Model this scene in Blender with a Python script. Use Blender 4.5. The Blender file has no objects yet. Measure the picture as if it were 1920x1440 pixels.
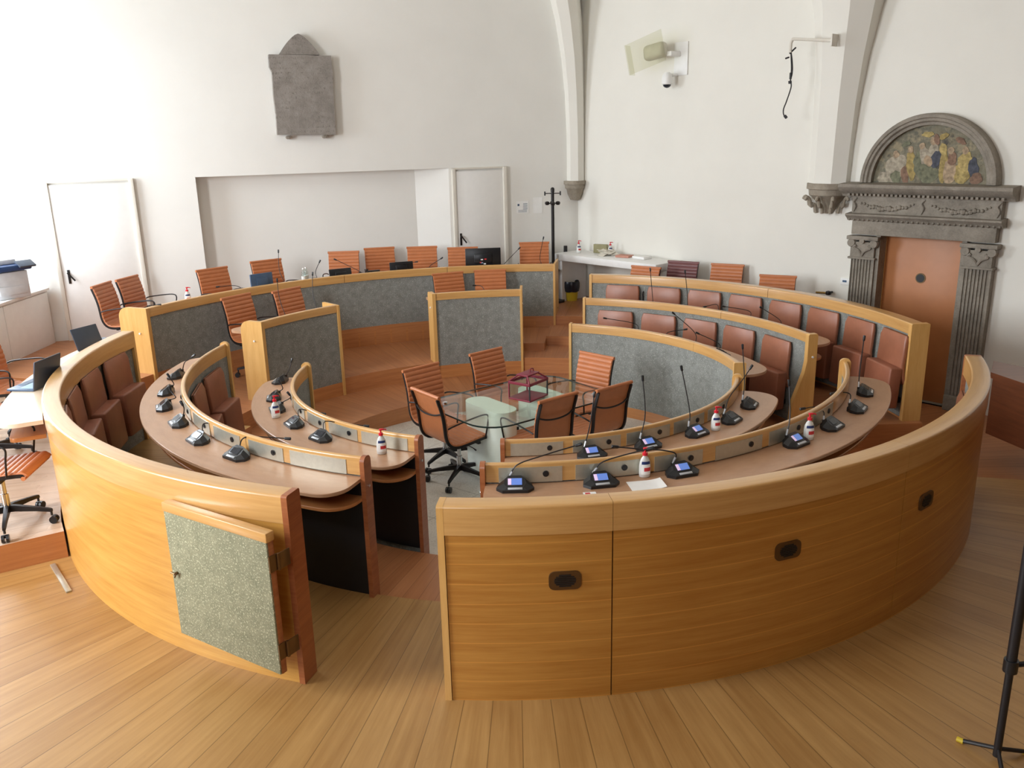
import bpy, bmesh, math, random
from math import sin, cos, pi, radians, sqrt, atan2, degrees
from mathutils import Vector, Matrix

random.seed(7)
S = bpy.context.scene
COL = S.collection

# ---------------------------------------------------------------- camera
CAM_POS = Vector((0.0, -7.6898, 2.8287))
PITCH, ROLL, YAW = 0.280258, -0.024063, -0.00361
fw = Vector((sin(YAW) * cos(PITCH), cos(YAW) * cos(PITCH), -sin(PITCH)))
rt = Vector((cos(YAW), -sin(YAW), 0.0))
up = rt.cross(fw)
r2 = cos(ROLL) * rt + sin(ROLL) * up
u2 = -sin(ROLL) * rt + cos(ROLL) * up
cd = bpy.data.cameras.new('camera')
cd.sensor_fit = 'HORIZONTAL'
cd.sensor_width = 36.0
cd.lens = 36.0 * 1614.557 / 1920.0
cd.clip_start = 0.05
cd.clip_end = 200
cam = bpy.data.objects.new('camera', cd)
COL.objects.link(cam)
cam.matrix_world = Matrix(((r2.x, u2.x, -fw.x, CAM_POS.x), (r2.y, u2.y, -fw.y, CAM_POS.y),
                           (r2.z, u2.z, -fw.z, CAM_POS.z), (0, 0, 0, 1)))
S.camera = cam

# ---------------------------------------------------------------- world, lights, exposure
S.view_settings.view_transform = 'Standard'
S.view_settings.look = 'None'
S.view_settings.gamma = 1.0
S.view_settings.use_curve_mapping = False
S.view_settings.exposure = 0.1
W = bpy.data.worlds.new('daylight')
S.world = W
W.use_nodes = True
wn = W.node_tree.nodes
wn['Background'].inputs[0].default_value = (0.80, 0.90, 1.0, 1)
wn['Background'].inputs[1].default_value = 3.0


def area(name, loc, target, sx, sy, power, color):
    l = bpy.data.lights.new(name, 'AREA')
    l.shape = 'RECTANGLE'
    l.size, l.size_y = sx, sy
    l.energy = power
    l.color = color
    o = bpy.data.objects.new(name, l)
    COL.objects.link(o)
    o.location = loc
    o.rotation_euler = (Vector(target) - Vector(loc)).to_track_quat('-Z', 'Y').to_euler()
    return o


# daylight entering by the tall windows of the left wall
area('window_light', (-7.05, 1.62, 2.9), (0, 1.2, 1.0), 2.2, 3.2, 220, (0.86, 0.93, 1.0))
area('window_light', (-7.05, -5.0, 3.2), (0.5, 0.5, 0.6), 2.3, 3.6, 560, (0.92, 0.96, 1.0))
# daylight from the window in the wall behind the camera
area('window_light', (-2.2, -9.3, 4.2), (0.6, 3.5, 0.9), 2.2, 2.6, 70, (0.93, 0.97, 1.0))

# ---------------------------------------------------------------- helpers


def lin(c):
    return tuple((v / 255 / 12.92) if v / 255 <= 0.04045 else ((v / 255 + 0.055) / 1.055) ** 2.4 for v in c)


def P(R, az, z=0.0):
    a = radians(az)
    return Vector((R * sin(a), R * cos(a), z))


def rrect(a0, b0, a1, b1, rad, corners='1111', n=4):
    """closed rounded rectangle in a plane, corners order: (a0,b0) (a1,b0) (a1,b1) (a0,b1)"""
    pts = []
    cs = [(a0, b0, pi, 1.5 * pi), (a1, b0, 1.5 * pi, 2 * pi), (a1, b1, 0, .5 * pi), (a0, b1, .5 * pi, pi)]
    for i, (a, b, t0, t1) in enumerate(cs):
        if corners[i] == '0':
            pts.append((a, b))
            continue
        ca = a + rad if i in (0, 3) else a - rad
        cb = b + rad if i in (0, 1) else b - rad
        for k in range(n + 1):
            t = t0 + (t1 - t0) * k / n
            pts.append((ca + rad * cos(t), cb + rad * sin(t)))
    return pts


class MB:
    def __init__(self):
        self.bm = bmesh.new()
        self.uv = self.bm.loops.layers.uv.new('UVMap')
        self.mi = 0
        self.has_uv = set()

    def V(self, p):
        return self.bm.verts.new(p)

    def F(self, vs, uvs=None):
        try:
            f = self.bm.faces.new(vs)
        except ValueError:
            return None
        f.material_index = self.mi
        if uvs:
            for l, u in zip(f.loops, uvs):
                l[self.uv].uv = u
            self.has_uv.add(f)
        return f

    def loft(self, rings, closed=True, caps=True, us=None):
        """rings: list of lists of points (same length)"""
        n = len(rings[0])
        vv = [[self.V(p) for p in r] for r in rings]
        if us is None:
            us = [0.0]
            for i in range(1, len(rings)):
                us.append(us[-1] + (Vector(rings[i][0]) - Vector(rings[i - 1][0])).length)
        vs = [0.0]
        for j in range(1, n + 1):
            vs.append(vs[-1] + (Vector(rings[0][j % n]) - Vector(rings[0][j - 1])).length)
        m = n if closed else n - 1
        for i in range(len(rings) - 1):
            for j in range(m):
                k = (j + 1) % n
                self.F((vv[i][j], vv[i + 1][j], vv[i + 1][k], vv[i][k]),
                       ((us[i], vs[j]), (us[i + 1], vs[j]), (us[i + 1], vs[j + 1]), (us[i], vs[j + 1])))
        if caps and closed:
            self.F(list(reversed(vv[0])))
            self.F(vv[-1])
        return vv

    def arc(self, prof, az0, az1, step=1.5):
        """sweep a closed (r, z) profile round the z axis from az0 to az1 (degrees from +y, clockwise)"""
        n = max(1, int(abs(az1 - az0) / step + .5))
        azs = [az0 + (az1 - az0) * i / n for i in range(n + 1)]
        rm = sum(p[0] for p in prof) / len(prof)
        self.loft([[P(r, a, z) for r, z in prof] for a in azs], us=[rm * radians(a) for a in azs])
        return self

    def arcf(self, fn, azs):
        rings = []
        for a in azs:
            rings.append([P(r, a, z) for r, z in fn(a)])
        rm = sum(p[0] for p in fn(azs[0])) / len(fn(azs[0]))
        self.loft(rings, us=[rm * radians(a) for a in azs])
        return self

    def prism(self, poly, z0, z1, mat=None):
        mat = mat or Matrix.Identity(4)
        a = [self.V(mat @ Vector((x, y, z0))) for x, y in poly]
        b = [self.V(mat @ Vector((x, y, z1))) for x, y in poly]
        n = len(poly)
        self.F(list(reversed(a)))
        self.F(b)
        for i in range(n):
            j = (i + 1) % n
            self.F((a[i], a[j], b[j], b[i]))
        return self

    def box(self, c, s, mat=None, bev=0.0, seg=2):
        t = bmesh.new()
        bmesh.ops.create_cube(t, size=1.0)
        for v in t.verts:
            v.co = Vector((v.co.x * s[0], v.co.y * s[1], v.co.z * s[2]))
        if bev:
            bmesh.ops.bevel(t, geom=list(t.edges), offset=bev, segments=seg, profile=.5, affect='EDGES')
        M = Matrix.Translation(c)
        if mat is not None:
            M = mat @ M
        self.merge(t, M)
        return self

    def merge(self, t, M):
        mp = {}
        for v in t.verts:
            mp[v] = self.V(M @ v.co)
        for f in t.faces:
            self.F([mp[v] for v in f.verts])
        t.free()

    def tube(self, pts, r, n=8, caps=True):
        pts = [Vector(p) for p in pts]
        rs = r if isinstance(r, (list, tuple)) else [r] * len(pts)
        t0 = (pts[1] - pts[0]).normalized()
        nrm = t0.cross(Vector((0, 0, 1)))
        if nrm.length < .05:
            nrm = t0.cross(Vector((0, 1, 0)))
        nrm.normalize()
        rings = []
        for i, p in enumerate(pts):
            t = (pts[min(i + 1, len(pts) - 1)] - pts[max(i - 1, 0)]).normalized()
            nrm = (nrm - t * nrm.dot(t)).normalized()
            b = t.cross(nrm)
            rings.append([p + rs[i] * (cos(2 * pi * k / n) * nrm + sin(2 * pi * k / n) * b) for k in range(n)])
        self.loft(rings, caps=caps)
        return self

    def lathe(self, prof, n=16, mat=None):
        mat = mat or Matrix.Identity(4)
        rings = [[mat @ Vector((max(r, 1e-4) * cos(2 * pi * k / n), max(r, 1e-4) * sin(2 * pi * k / n), z)) for k in range(n)] for r, z in prof]
        self.loft(rings)
        return self

    def build(self, name, mats, parent=None, world=False, sharp=34, smooth=True):
        bm = self.bm
        bmesh.ops.remove_doubles(bm, verts=list(bm.verts), dist=1e-6)
        bm.faces.ensure_lookup_table()
        bmesh.ops.recalc_face_normals(bm, faces=list(bm.faces))
        bm.normal_update()
        ca = cos(radians(sharp))
        for f in bm.faces:
            f.smooth = smooth
        for e in bm.edges:
            if len(e.link_faces) != 2 or e.link_faces[0].normal.dot(e.link_faces[1].normal) < ca:
                e.smooth = False
        for f in bm.faces:
            if f not in self.has_uv:
                n = f.normal
                ax = max(range(3), key=lambda i: abs(n[i]))
                for l in f.loops:
                    c = l.vert.co
                    l[self.uv].uv = (c.y, c.z) if ax == 0 else ((c.x, c.z) if ax == 1 else (c.x, c.y))
        me = bpy.data.meshes.new(name)
        bm.to_mesh(me)
        bm.free()
        for m in (mats if isinstance(mats, (list, tuple)) else [mats]):
            me.materials.append(m)
        o = bpy.data.objects.new(name, me)
        COL.objects.link(o)
        if parent is not None:
            o.parent = parent
            if world:
                o.location = -parent.location
        return o


def thing(name, label, cat, loc=(0, 0, 0), rz=0.0, group=None):
    o = bpy.data.objects.new(name, None)
    o.empty_display_size = .1
    COL.objects.link(o)
    o.location = loc
    o.rotation_euler = (0, 0, rz)
    o['label'] = label
    o['category'] = cat
    if group:
        o['group'] = group
    return o


def tag(o, label, cat, group=None):
    o['label'] = label
    o['category'] = cat
    if group:
        o['group'] = group
    return o


def struct(o, label=None):
    o['kind'] = 'structure'
    if label:
        o['label'] = label
    return o


def dup(root, loc, rz, label, scale=None, group=None):
    r = root.copy()
    COL.objects.link(r)
    r.location = loc
    r.rotation_euler = (0, 0, rz)
    if scale:
        r.scale = scale
    r['label'] = label
    if group:
        r['group'] = group
    for ch in list(root.children):
        c = ch.copy()
        COL.objects.link(c)
        c.parent = r
        for g in list(ch.children):
            d = g.copy()
            COL.objects.link(d)
            d.parent = c
    return r


def smooth_path(pts, n=6):
    pts = [Vector(p) for p in pts]
    if len(pts) < 3:
        return pts
    q = [2 * pts[0] - pts[1]] + pts + [2 * pts[-1] - pts[-2]]
    out = []
    for i in range(1, len(q) - 2):
        a, b, c, d = q[i - 1], q[i], q[i + 1], q[i + 2]
        for k in range(n):
            t = k / n
            out.append(.5 * ((2 * b) + (c - a) * t + (2 * a - 5 * b + 4 * c - d) * t * t + (3 * b - a - 3 * c + d) * t ** 3))
    out.append(pts[-1])
    return out


# ---------------------------------------------------------------- materials


class NT:
    def __init__(self, name):
        self.m = bpy.data.materials.new(name)
        self.m.use_nodes = True
        self.t = self.m.node_tree
        self.b = self.t.nodes['Principled BSDF']

    def N(self, kind, **kw):
        n = self.t.nodes.new(kind)
        for k, v in kw.items():
            setattr(n, k, v)
        return n

    def L(self, a, b):
        self.t.links.new(a, b)

    def math(self, op, a, b=None):
        n = self.N('ShaderNodeMath', operation=op)
        for i, v in enumerate((a, b)):
            if v is None:
                continue
            if isinstance(v, (int, float)):
                n.inputs[i].default_value = v
            else:
                self.L(v, n.inputs[i])
        return n.outputs[0]

    def coords(self, kind, scale=(1, 1, 1), rot=(0, 0, 0)):
        tc = self.N('ShaderNodeTexCoord')
        mp = self.N('ShaderNodeMapping')
        mp.inputs['Scale'].default_value = scale
        mp.inputs['Rotation'].default_value = rot
        self.L(tc.outputs[kind], mp.inputs[0])
        return mp.outputs[0]

    def noise(self, vec, scale, detail=3, rough=.55):
        n = self.N('ShaderNodeTexNoise')
        n.inputs['Scale'].default_value = scale
        n.inputs['Detail'].default_value = detail
        n.inputs['Roughness'].default_value = rough
        if vec is not None:
            self.L(vec, n.inputs['Vector'])
        return n.outputs[0]

    def ramp(self, fac, stops):
        n = self.N('ShaderNodeValToRGB')
        e = n.color_ramp.elements
        while len(e) < len(stops):
            e.new(.5)
        for i, (p, c) in enumerate(stops):
            e[i].position = p
            e[i].color = (*c, 1) if len(c) == 3 else c
        self.L(fac, n.inputs[0])
        return n.outputs[0]

    def mix(self, fac, a, b, mode='MIX'):
        n = self.N('ShaderNodeMix', data_type='RGBA', blend_type=mode)
        for i, v in ((0, fac), (6, a), (7, b)):
            if isinstance(v, (int, float)):
                n.inputs[i].default_value = v
            elif isinstance(v, tuple):
                n.inputs[i].default_value = (*v, 1) if len(v) == 3 else v
            else:
                self.L(v, n.inputs[i])
        return n.outputs[2]

    def bump(self, h, strength, dist=.01):
        n = self.N('ShaderNodeBump')
        n.inputs['Strength'].default_value = strength
        n.inputs['Distance'].default_value = dist
        self.L(h, n.inputs['Height'])
        self.L(n.outputs[0], self.b.inputs['Normal'])

    def set(self, color=None, rough=None, metal=None, coat=None, spec=None, trans=None, ior=None, emit=None, estr=None):
        I = self.b.inputs
        if color is not None:
            if isinstance(color, tuple):
                I['Base Color'].default_value = (*color, 1)
            else:
                self.L(color, I['Base Color'])
        if rough is not None:
            if isinstance(rough, (int, float)):
                I['Roughness'].default_value = rough
            else:
                self.L(rough, I['Roughness'])
        if metal is not None:
            I['Metallic'].default_value = metal
        if coat is not None:
            I['Coat Weight'].default_value = coat
            I['Coat Roughness'].default_value = .2
        if spec is not None:
            I['Specular IOR Level'].default_value = spec
        if trans is not None:
            I['Transmission Weight'].default_value = trans
        if ior is not None:
            I['IOR'].default_value = ior
        if emit is not None:
            I['Emission Color'].default_value = (*emit, 1)
            I['Emission Strength'].default_value = estr
        return self.m


def plain(name, rgb, rough=.5, metal=0.0, var=.06, scale=12, **kw):
    t = NT(name)
    c = lin(rgb)
    n = t.noise(t.coords('Object'), scale, 3)
    col = t.ramp(n, [(.3, tuple(max(0, v * (1 - var)) for v in c)), (.7, tuple(min(1, v * (1 + var)) for v in c))])
    return t.set(color=col, rough=rough, metal=metal, **kw)


def wood(name, rgb1, rgb2, rough=.35, coord='UV', along=1.6, across=26.0, rot=(0, 0, 0), lines=0.0, coat=.25):
    """veneer: grain runs along U (or along local X)"""
    t = NT(name)
    sc = (along, across, across)
    v = t.coords(coord, sc, rot)
    n1 = t.noise(v, 1.0, 5, .6)
    v2 = t.coords(coord, (along * 4, across * 5, across * 5), rot)
    n2 = t.noise(v2, 1.0, 2, .5)
    v3 = t.coords(coord, (.7, .9, .9), rot)
    n3 = t.noise(v3, 1.0, 2)
    a, b = lin(rgb1), lin(rgb2)
    f = t.math('ADD', t.math('MULTIPLY', n1, .65), t.math('ADD', t.math('MULTIPLY', n2, .2), t.math('MULTIPLY', n3, .3)))
    col = t.ramp(f, [(.38, b), (.72, a)])
    if lines:
        tc = t.N('ShaderNodeTexCoord')
        sep = t.N('ShaderNodeSeparateXYZ')
        t.L(tc.outputs['Object'], sep.inputs[0])
        fr = t.math('FRACT', t.math('DIVIDE', sep.outputs[2], lines))
        e = t.math('LESS_THAN', fr, .055)
        col = t.mix(t.math('MULTIPLY', e, .35), col, tuple(min(1, c * 1.5) for c in a))
    return t.set(color=col, rough=rough, coat=coat)


def felt(name, base, fleck, dark, amt=.62, rough=.9):
    t = NT(name)
    v = t.coords('Object')
    n = t.noise(v, 95, 2, .6)
    n2 = t.noise(v, 160, 2, .6)
    n3 = t.noise(v, 14, 2)
    col = t.ramp(n3, [(.3, lin(dark)), (.7, lin(base))])
    f = t.ramp(n, [(amt - .05, (0, 0, 0)), (amt + .06, (1, 1, 1))])
    d = t.ramp(n2, [(.56, (0, 0, 0)), (.68, (1, 1, 1))])
    col = t.mix(t.math('MULTIPLY', d, .45), col, tuple(c * .45 for c in lin(dark)))
    col = t.mix(t.math('MULTIPLY', f, .75), col, lin(fleck))
    t.bump(n2, .25, .004)
    return t.set(color=col, rough=rough, spec=.2)


def plank_floor(name, c_lo, c_hi, sector=2.25, rough=.38):
    """tapered boards fanning out round the ring, sector degrees each"""
    t = NT(name)
    g = t.N('ShaderNodeNewGeometry')
    sep = t.N('ShaderNodeSeparateXYZ')
    t.L(g.outputs['Position'], sep.inputs[0])
    x, y = sep.outputs[0], sep.outputs[1]
    az = t.math('ARCTAN2', x, y)
    R = t.math('SQRT', t.math('ADD', t.math('MULTIPLY', x, x), t.math('MULTIPLY', y, y)))
    k = 0.0
    u = R
    v = t.math('MULTIPLY', az, 1.0)
    width = radians(sector)
    vi = t.math('FLOOR', t.math('DIVIDE', v, width))
    fr = t.math('FRACT', t.math('DIVIDE', v, width))
    cid = t.N('ShaderNodeCombineXYZ')
    t.L(vi, cid.inputs[0])
    wn_ = t.N('ShaderNodeTexWhiteNoise', noise_dimensions='3D')
    t.L(cid.outputs[0], wn_.inputs['Vector'])
    r = wn_.outputs['Value']
    cu = t.N('ShaderNodeCombineXYZ')
    t.L(t.math('MULTIPLY', u, 1.6), cu.inputs[0])
    t.L(t.math('MULTIPLY', v, 110), cu.inputs[1])
    t.L(t.math('MULTIPLY', r, 31), cu.inputs[2])
    n = t.noise(cu.outputs[0], 1.0, 5, .62)
    cb = t.N('ShaderNodeCombineXYZ')
    t.L(x, cb.inputs[0])
    t.L(y, cb.inputs[1])
    n2 = t.noise(cb.outputs[0], 1.3, 3)
    f = t.math('ADD', t.math('MULTIPLY', n, .5), t.math('ADD', t.math('MULTIPLY', r, .12), t.math('MULTIPLY', n2, .30)))
    col = t.ramp(f, [(.3, lin(c_lo)), (.7, lin(c_hi))])
    seam = t.math('LESS_THAN', fr, .028)
    col = t.mix(t.math('MULTIPLY', seam, .6), col, tuple(c * .28 for c in lin(c_lo)))
    scuff = t.ramp(t.noise(cb.outputs[0], 9, 4, .7), [(.66, (0, 0, 0)), (.78, (1, 1, 1))])
    col = t.mix(t.math('MULTIPLY', scuff, .25), col, tuple(c * .5 for c in lin(c_lo)))
    rg = t.math('ADD', t.math('MULTIPLY', n2, .22), rough - .1)
    return t.set(color=col, rough=rg, spec=.45)


M = {}
M['wood'] = wood('honey_veneer', (214, 164, 84), (190, 134, 58))
M['wood_lines'] = wood('honey_veneer_boards', (202, 146, 70), (176, 114, 44), lines=.112)
M['rail'] = wood('honey_rail', (218, 170, 106), (196, 144, 80), across=30, rough=.3, coat=.7)
M['end'] = wood('end_wood', (196, 136, 76), (166, 104, 54), coord='Object', along=22, across=22, rot=(0, 0, 0))
M['post'] = wood('post_wood', (224, 178, 110), (206, 154, 84), coord='UV', along=20, across=2)
M['red_wood'] = wood('reddish_wood', (176, 108, 66), (144, 78, 44))
M['shaded_wood'] = wood('shaded_red_wood', (128, 74, 46), (98, 54, 34))  # bench wood, its colour darkened for the shade it stands in
M['base_wood'] = wood('baseboard_wood', (206, 142, 86), (178, 112, 64))
M['laminate'] = wood('brown_laminate', (194, 152, 120), (178, 136, 104), rough=.34, along=5, across=40, coat=.1)
M['pale_top'] = wood('pale_worktop', (236, 220, 198), (226, 206, 182), rough=.3)
M['felt'] = felt('speckled_felt', (146, 147, 142), (190, 191, 182), (128, 129, 124))
M['felt_gate'] = felt('speckled_gate_felt', (148, 146, 120), (206, 202, 172), (130, 130, 106), amt=.6)
M['dark'] = plain('black_panel', (30, 29, 32), .45)
M['leather'] = plain('cognac_leather', (190, 116, 72), .4, var=.08, scale=9)
M['seat_leather'] = plain('seat_leather', (160, 102, 76), .36, var=.1, scale=7)
M['leather_sheen'] = plain('leather_dark_sheen', (118, 74, 74), .38)  # chair leather with a dark sheen put into the base colour
M['leather_dark'] = plain('brown_leather', (152, 94, 70), .42, var=.1, scale=7)
M['blackmetal'] = plain('black_metal', (34, 30, 30), .4, .3)
M['chrome'] = plain('chrome', (205, 205, 208), .18, 1.0, var=.02)
M['steel'] = plain('brushed_steel', (200, 198, 184), .4, .7, var=.05, scale=40)
M['hinge'] = plain('bronze_hinge', (116, 92, 64), .4, .8)
M['blackplastic'] = plain('black_plastic', (30, 31, 34), .3)
M['screen_on'] = plain('lit_screen', (60, 90, 170), .3, emit=(.25, .42, .95), estr=.4)
M['screen_pink'] = plain('lit_screen_icons', (220, 190, 225), .3, emit=(.8, .65, .95), estr=.4)
M['screen_off'] = plain('dark_glass_screen', (40, 44, 52), .12)
M['silver'] = plain('silver_plastic', (196, 200, 206), .3, .4)
M['white'] = plain('white_paint', (238, 237, 234), .45, var=.02)
M['door_white'] = plain('white_door_paint', (236, 234, 230), .4, var=.015)
M['door_frame'] = plain('pale_frame', (222, 216, 204), .4, var=.02)
M['paper'] = plain('paper', (246, 245, 242), .7, var=.02)
M['bottle'] = plain('bottle_white', (226, 226, 222), .25, var=.03, coat=.4)
M['red'] = plain('red_plastic', (216, 36, 52), .35)
M['blue'] = plain('navy_label', (40, 56, 110), .4)
M['labelred'] = plain('label_red', (206, 52, 56), .45)
M['burgundy'] = plain('burgundy_metal', (128, 38, 56), .4, .1)
M['bluegrey'] = plain('blue_grey_plastic', (70, 92, 120), .4)
M['lid'] = plain('slate_plastic', (62, 70, 84), .4)
M['palekeys'] = plain('pale_blue_plastic', (150, 180, 205), .4)
M['binbag'] = plain('bin_bag', (34, 34, 44), .3, var=.3)
M['yellow'] = plain('yellow_plastic', (206, 178, 40), .45)
M['maroon'] = plain('maroon_plastic', (120, 44, 70), .5)
M['grey'] = plain('printer_grey', (206, 208, 212), .5)
M['orange'] = plain('orange_door_panel', (186, 120, 72), .42, var=.08, scale=3)
M['brass'] = plain('brass', (150, 120, 66), .35, .9)


def plaster(name, rgb):
    t = NT(name)
    v = t.coords('Object')
    n = t.noise(v, 1.1, 5, .6)
    n2 = t.noise(v, 30, 3)
    c = lin(rgb)
    col = t.ramp(n, [(.3, tuple(x * .95 for x in c)), (.7, c)])
    t.bump(n2, .08, .01)
    return t.set(color=col, rough=.85, spec=.2)


M['plaster'] = plaster('white_plaster', (237, 234, 225))
M['ochre'] = plaster('bounce_cut_plaster', (120, 92, 64))  # dark tone invented for the unseen walls, to cut bounced light
M['plaster2'] = plaster('bright_plaster', (240, 238, 232))


def stone(name, c1, c2, scale=6, bump=.5):
    t = NT(name)
    v = t.coords('Object')
    n = t.noise(v, scale, 6, .65)
    n2 = t.noise(v, scale * 9, 4, .6)
    f = t.math('ADD', t.math('MULTIPLY', n, .7), t.math('MULTIPLY', n2, .3))
    col = t.ramp(f, [(.32, lin(c2)), (.7, lin(c1))])
    t.bump(n2, bump, .01)
    return t.set(color=col, rough=.88, spec=.2)


M['stone'] = stone('grey_sandstone', (166, 157, 144), (124, 117, 107))
M['corbel'] = stone('pale_sandstone', (176, 166, 150), (136, 126, 112))
M['fresco'] = None


def plaque_mat():
    t = NT('inscribed_stone')
    v = t.coords('Object')
    n = t.noise(v, 7, 6, .65)
    n2 = t.noise(v, 60, 4, .6)
    col = t.ramp(t.math('ADD', t.math('MULTIPLY', n, .7), t.math('MULTIPLY', n2, .3)), [(.3, lin((120, 113, 106))), (.7, lin((160, 153, 146)))])
    # worn, unreadable rows of cut letters
    sep = t.N('ShaderNodeSeparateXYZ')
    tc = t.N('ShaderNodeTexCoord')
    t.L(tc.outputs['Object'], sep.inputs[0])
    row = t.math('FRACT', t.math('DIVIDE', sep.outputs[2], .062))
    band = t.math('MULTIPLY', t.math('GREATER_THAN', row, .3), t.math('LESS_THAN', row, .78))
    c = t.N('ShaderNodeCombineXYZ')
    t.L(t.math('MULTIPLY', sep.outputs[0], 62), c.inputs[0])
    t.L(t.math('MULTIPLY', sep.outputs[2], 20), c.inputs[1])
    cut = t.math('GREATER_THAN', t.noise(c.outputs[0], 1.0, 1), .58)
    wear = t.ramp(t.noise(v, 4, 3), [(.42, (0, 0, 0)), (.62, (1, 1, 1))])
    m = t.math('MULTIPLY', t.math('MULTIPLY', band, cut), t.math('MULTIPLY', wear, .55))
    col = t.mix(m, col, lin((92, 86, 80)))
    t.bump(n2, .4, .01)
    return t.set(color=col, rough=.9, spec=.2)


M['plaque'] = plaque_mat()
M['floor'] = plank_floor('oak_boards', (150, 108, 58), (188, 148, 92))
M['terrace'] = plank_floor('terrace_boards', (160, 102, 64), (192, 132, 88), sector=2.4, rough=.36)
M['platform'] = plank_floor('glare_platform_boards', (188, 160, 136), (214, 190, 168), rough=.26)  # paler boards: window glare put into their colour
M['riser'] = wood('riser_wood', (200, 138, 88), (172, 108, 66))


def terrazzo():
    t = NT('terrazzo')
    g = t.N('ShaderNodeNewGeometry')
    n = t.noise(g.outputs['Position'], 70, 3, .7)
    n2 = t.noise(g.outputs['Position'], 1.4, 3)
    f = t.math('ADD', t.math('MULTIPLY', n, .6), t.math('MULTIPLY', n2, .4))
    col = t.ramp(f, [(.32, lin((176, 170, 158))), (.52, lin((214, 209, 199))), (.72, lin((230, 226, 216)))])
    br = t.N('ShaderNodeTexBrick')
    br.offset = 0
    br.inputs['Scale'].default_value = 1.0
    br.inputs['Brick Width'].default_value = .6
    br.inputs['Row Height'].default_value = .6
    br.inputs['Mortar Size'].default_value = .006
    mp = t.N('ShaderNodeMapping')
    mp.inputs['Rotation'].default_value = (0, 0, radians(37))
    t.L(g.outputs['Position'], mp.inputs[0])
    t.L(mp.outputs[0], br.inputs['Vector'])
    col = t.mix(t.math('MULTIPLY', br.outputs['Fac'], .4), col, lin((120, 112, 100)))
    return t.set(color=col, rough=.3)


M['terrazzo'] = terrazzo()


def glass(name, rgb, rough=0.0, ior=1.45):
    """clear pane: sharp mirror at grazing angles, lightly tinted view through"""
    t = NT(name)
    t.t.nodes.remove(t.b)
    out = t.t.nodes['Material Output']
    tr = t.N('ShaderNodeBsdfTransparent')
    tr.inputs[0].default_value = (*lin(rgb), 1)
    gl = t.N('ShaderNodeBsdfGlossy')
    gl.inputs['Roughness'].default_value = .02
    fr = t.N('ShaderNodeFresnel')
    fr.inputs[0].default_value = ior
    mx = t.N('ShaderNodeMixShader')
    ge = t.N('ShaderNodeNewGeometry')
    t.L(t.math('MULTIPLY', fr.outputs[0], t.math('SUBTRACT', 1.0, ge.outputs['Backfacing'])), mx.inputs[0])
    t.L(tr.outputs[0], mx.inputs[1])
    t.L(gl.outputs[0], mx.inputs[2])
    t.L(mx.outputs[0], out.inputs[0])
    return t.m


M['glass'] = glass('table_glass', (247, 251, 248), ior=1.5)
M['glass_edge'] = plain('glass_edge', (28, 44, 40), .2)
M['pane'] = glass('clear_pane', (240, 246, 244))
M['acrylic'] = glass('acrylic_sheet', (247, 247, 241), ior=1.2)
M['mint'] = plain('mint_glass_base', (236, 242, 230), .25, var=.02)

# ---------------------------------------------------------------- the room
H = 6.8
CA, CB, CC, CD, CE = (-7.0, 3.08), (1.045, 5.976), (7.2, -0.733), (7.2, -9.4), (-7.0, -9.4)
ROOM = [CA, CB, CC, CD, CE]


def outer_r(az):
    """distance from the ring centre to the room walls in direction az"""
    d = Vector((sin(radians(az)), cos(radians(az))))
    best = 99
    for i in range(5):
        a, b = Vector(ROOM[i]), Vector(ROOM[(i + 1) % 5])
        e = b - a
        den = d.x * e.y - d.y * e.x
        if abs(den) < 1e-9:
            continue
        t = (a.x * e.y - a.y * e.x) / den
        s = (a.x * d.y - a.y * d.x) / den
        if t > 0 and -1e-6 <= s <= 1 + 1e-6:
            best = min(best, t)
    return best + .03


def wall(name, p0, p1, openings, mat, z0=-.3, z1=H, thick=.45):
    """a wall with its inner face on p0-p1, room on the right hand side; openings (s0, s1, z0, z1)"""
    p0, p1 = Vector((*p0, 0)), Vector((*p1, 0))
    t = (p1 - p0).normalized()
    L = (p1 - p0).length
    rz = atan2(t.y, t.x)
    mb = MB()
    ss = sorted({0.0, L} | {o[0] for o in openings} | {o[1] for o in openings})
    zz = sorted({z0, z1} | {o[2] for o in openings} | {o[3] for o in openings})
    vs = {}

    def solid(i, k):
        if i < 0 or k < 0 or i >= len(ss) - 1 or k >= len(zz) - 1:
            return False
        cs, cz = (ss[i] + ss[i + 1]) / 2, (zz[k] + zz[k + 1]) / 2
        return not any(o[0] < cs < o[1] and o[2] < cz < o[3] for o in openings)

    def vert(s, d, z):
        key = (round(s, 4), round(d, 4), round(z, 4))
        if key not in vs:
            vs[key] = mb.V((s, d, z))
        return vs[key]
    for i in range(len(ss) - 1):
        for k in range(len(zz) - 1):
            if not solid(i, k):
                continue
            a, b, c, d = ss[i], ss[i + 1], zz[k], zz[k + 1]
            for dd in (0, thick):
                mb.F([vert(a, dd, c), vert(b, dd, c), vert(b, dd, d), vert(a, dd, d)])
            for (di, dk, q) in ((-1, 0, ((a, c), (a, d))), (1, 0, ((b, c), (b, d))), (0, -1, ((a, c), (b, c))), (0, 1, ((a, d), (b, d)))):
                if not solid(i + di, k + dk):
                    (s_a, z_a), (s_b, z_b) = q
                    mb.F([vert(s_a, 0, z_a), vert(s_b, 0, z_b), vert(s_b, thick, z_b), vert(s_a, thick, z_a)])
    o = mb.build(name, mat, smooth=False)
    o.location = p0
    o.rotation_euler = (0, 0, rz)
    return struct(o)


def w1s(x):
    return (x - CA[0]) * 1.0628


RZ1 = atan2(CB[1] - CA[1], CB[0] - CA[0])
RZ2 = atan2(CC[1] - CB[1], CC[0] - CB[0])


def w1(x, off=0.0, z=0.0):
    """point on the rear left wall at world x, off metres out into the room"""
    y = CA[1] + (x - CA[0]) * (CB[1] - CA[1]) / (CB[0] - CA[0])
    return Vector((x + sin(RZ1) * off, y - cos(RZ1) * off, z))


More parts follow.
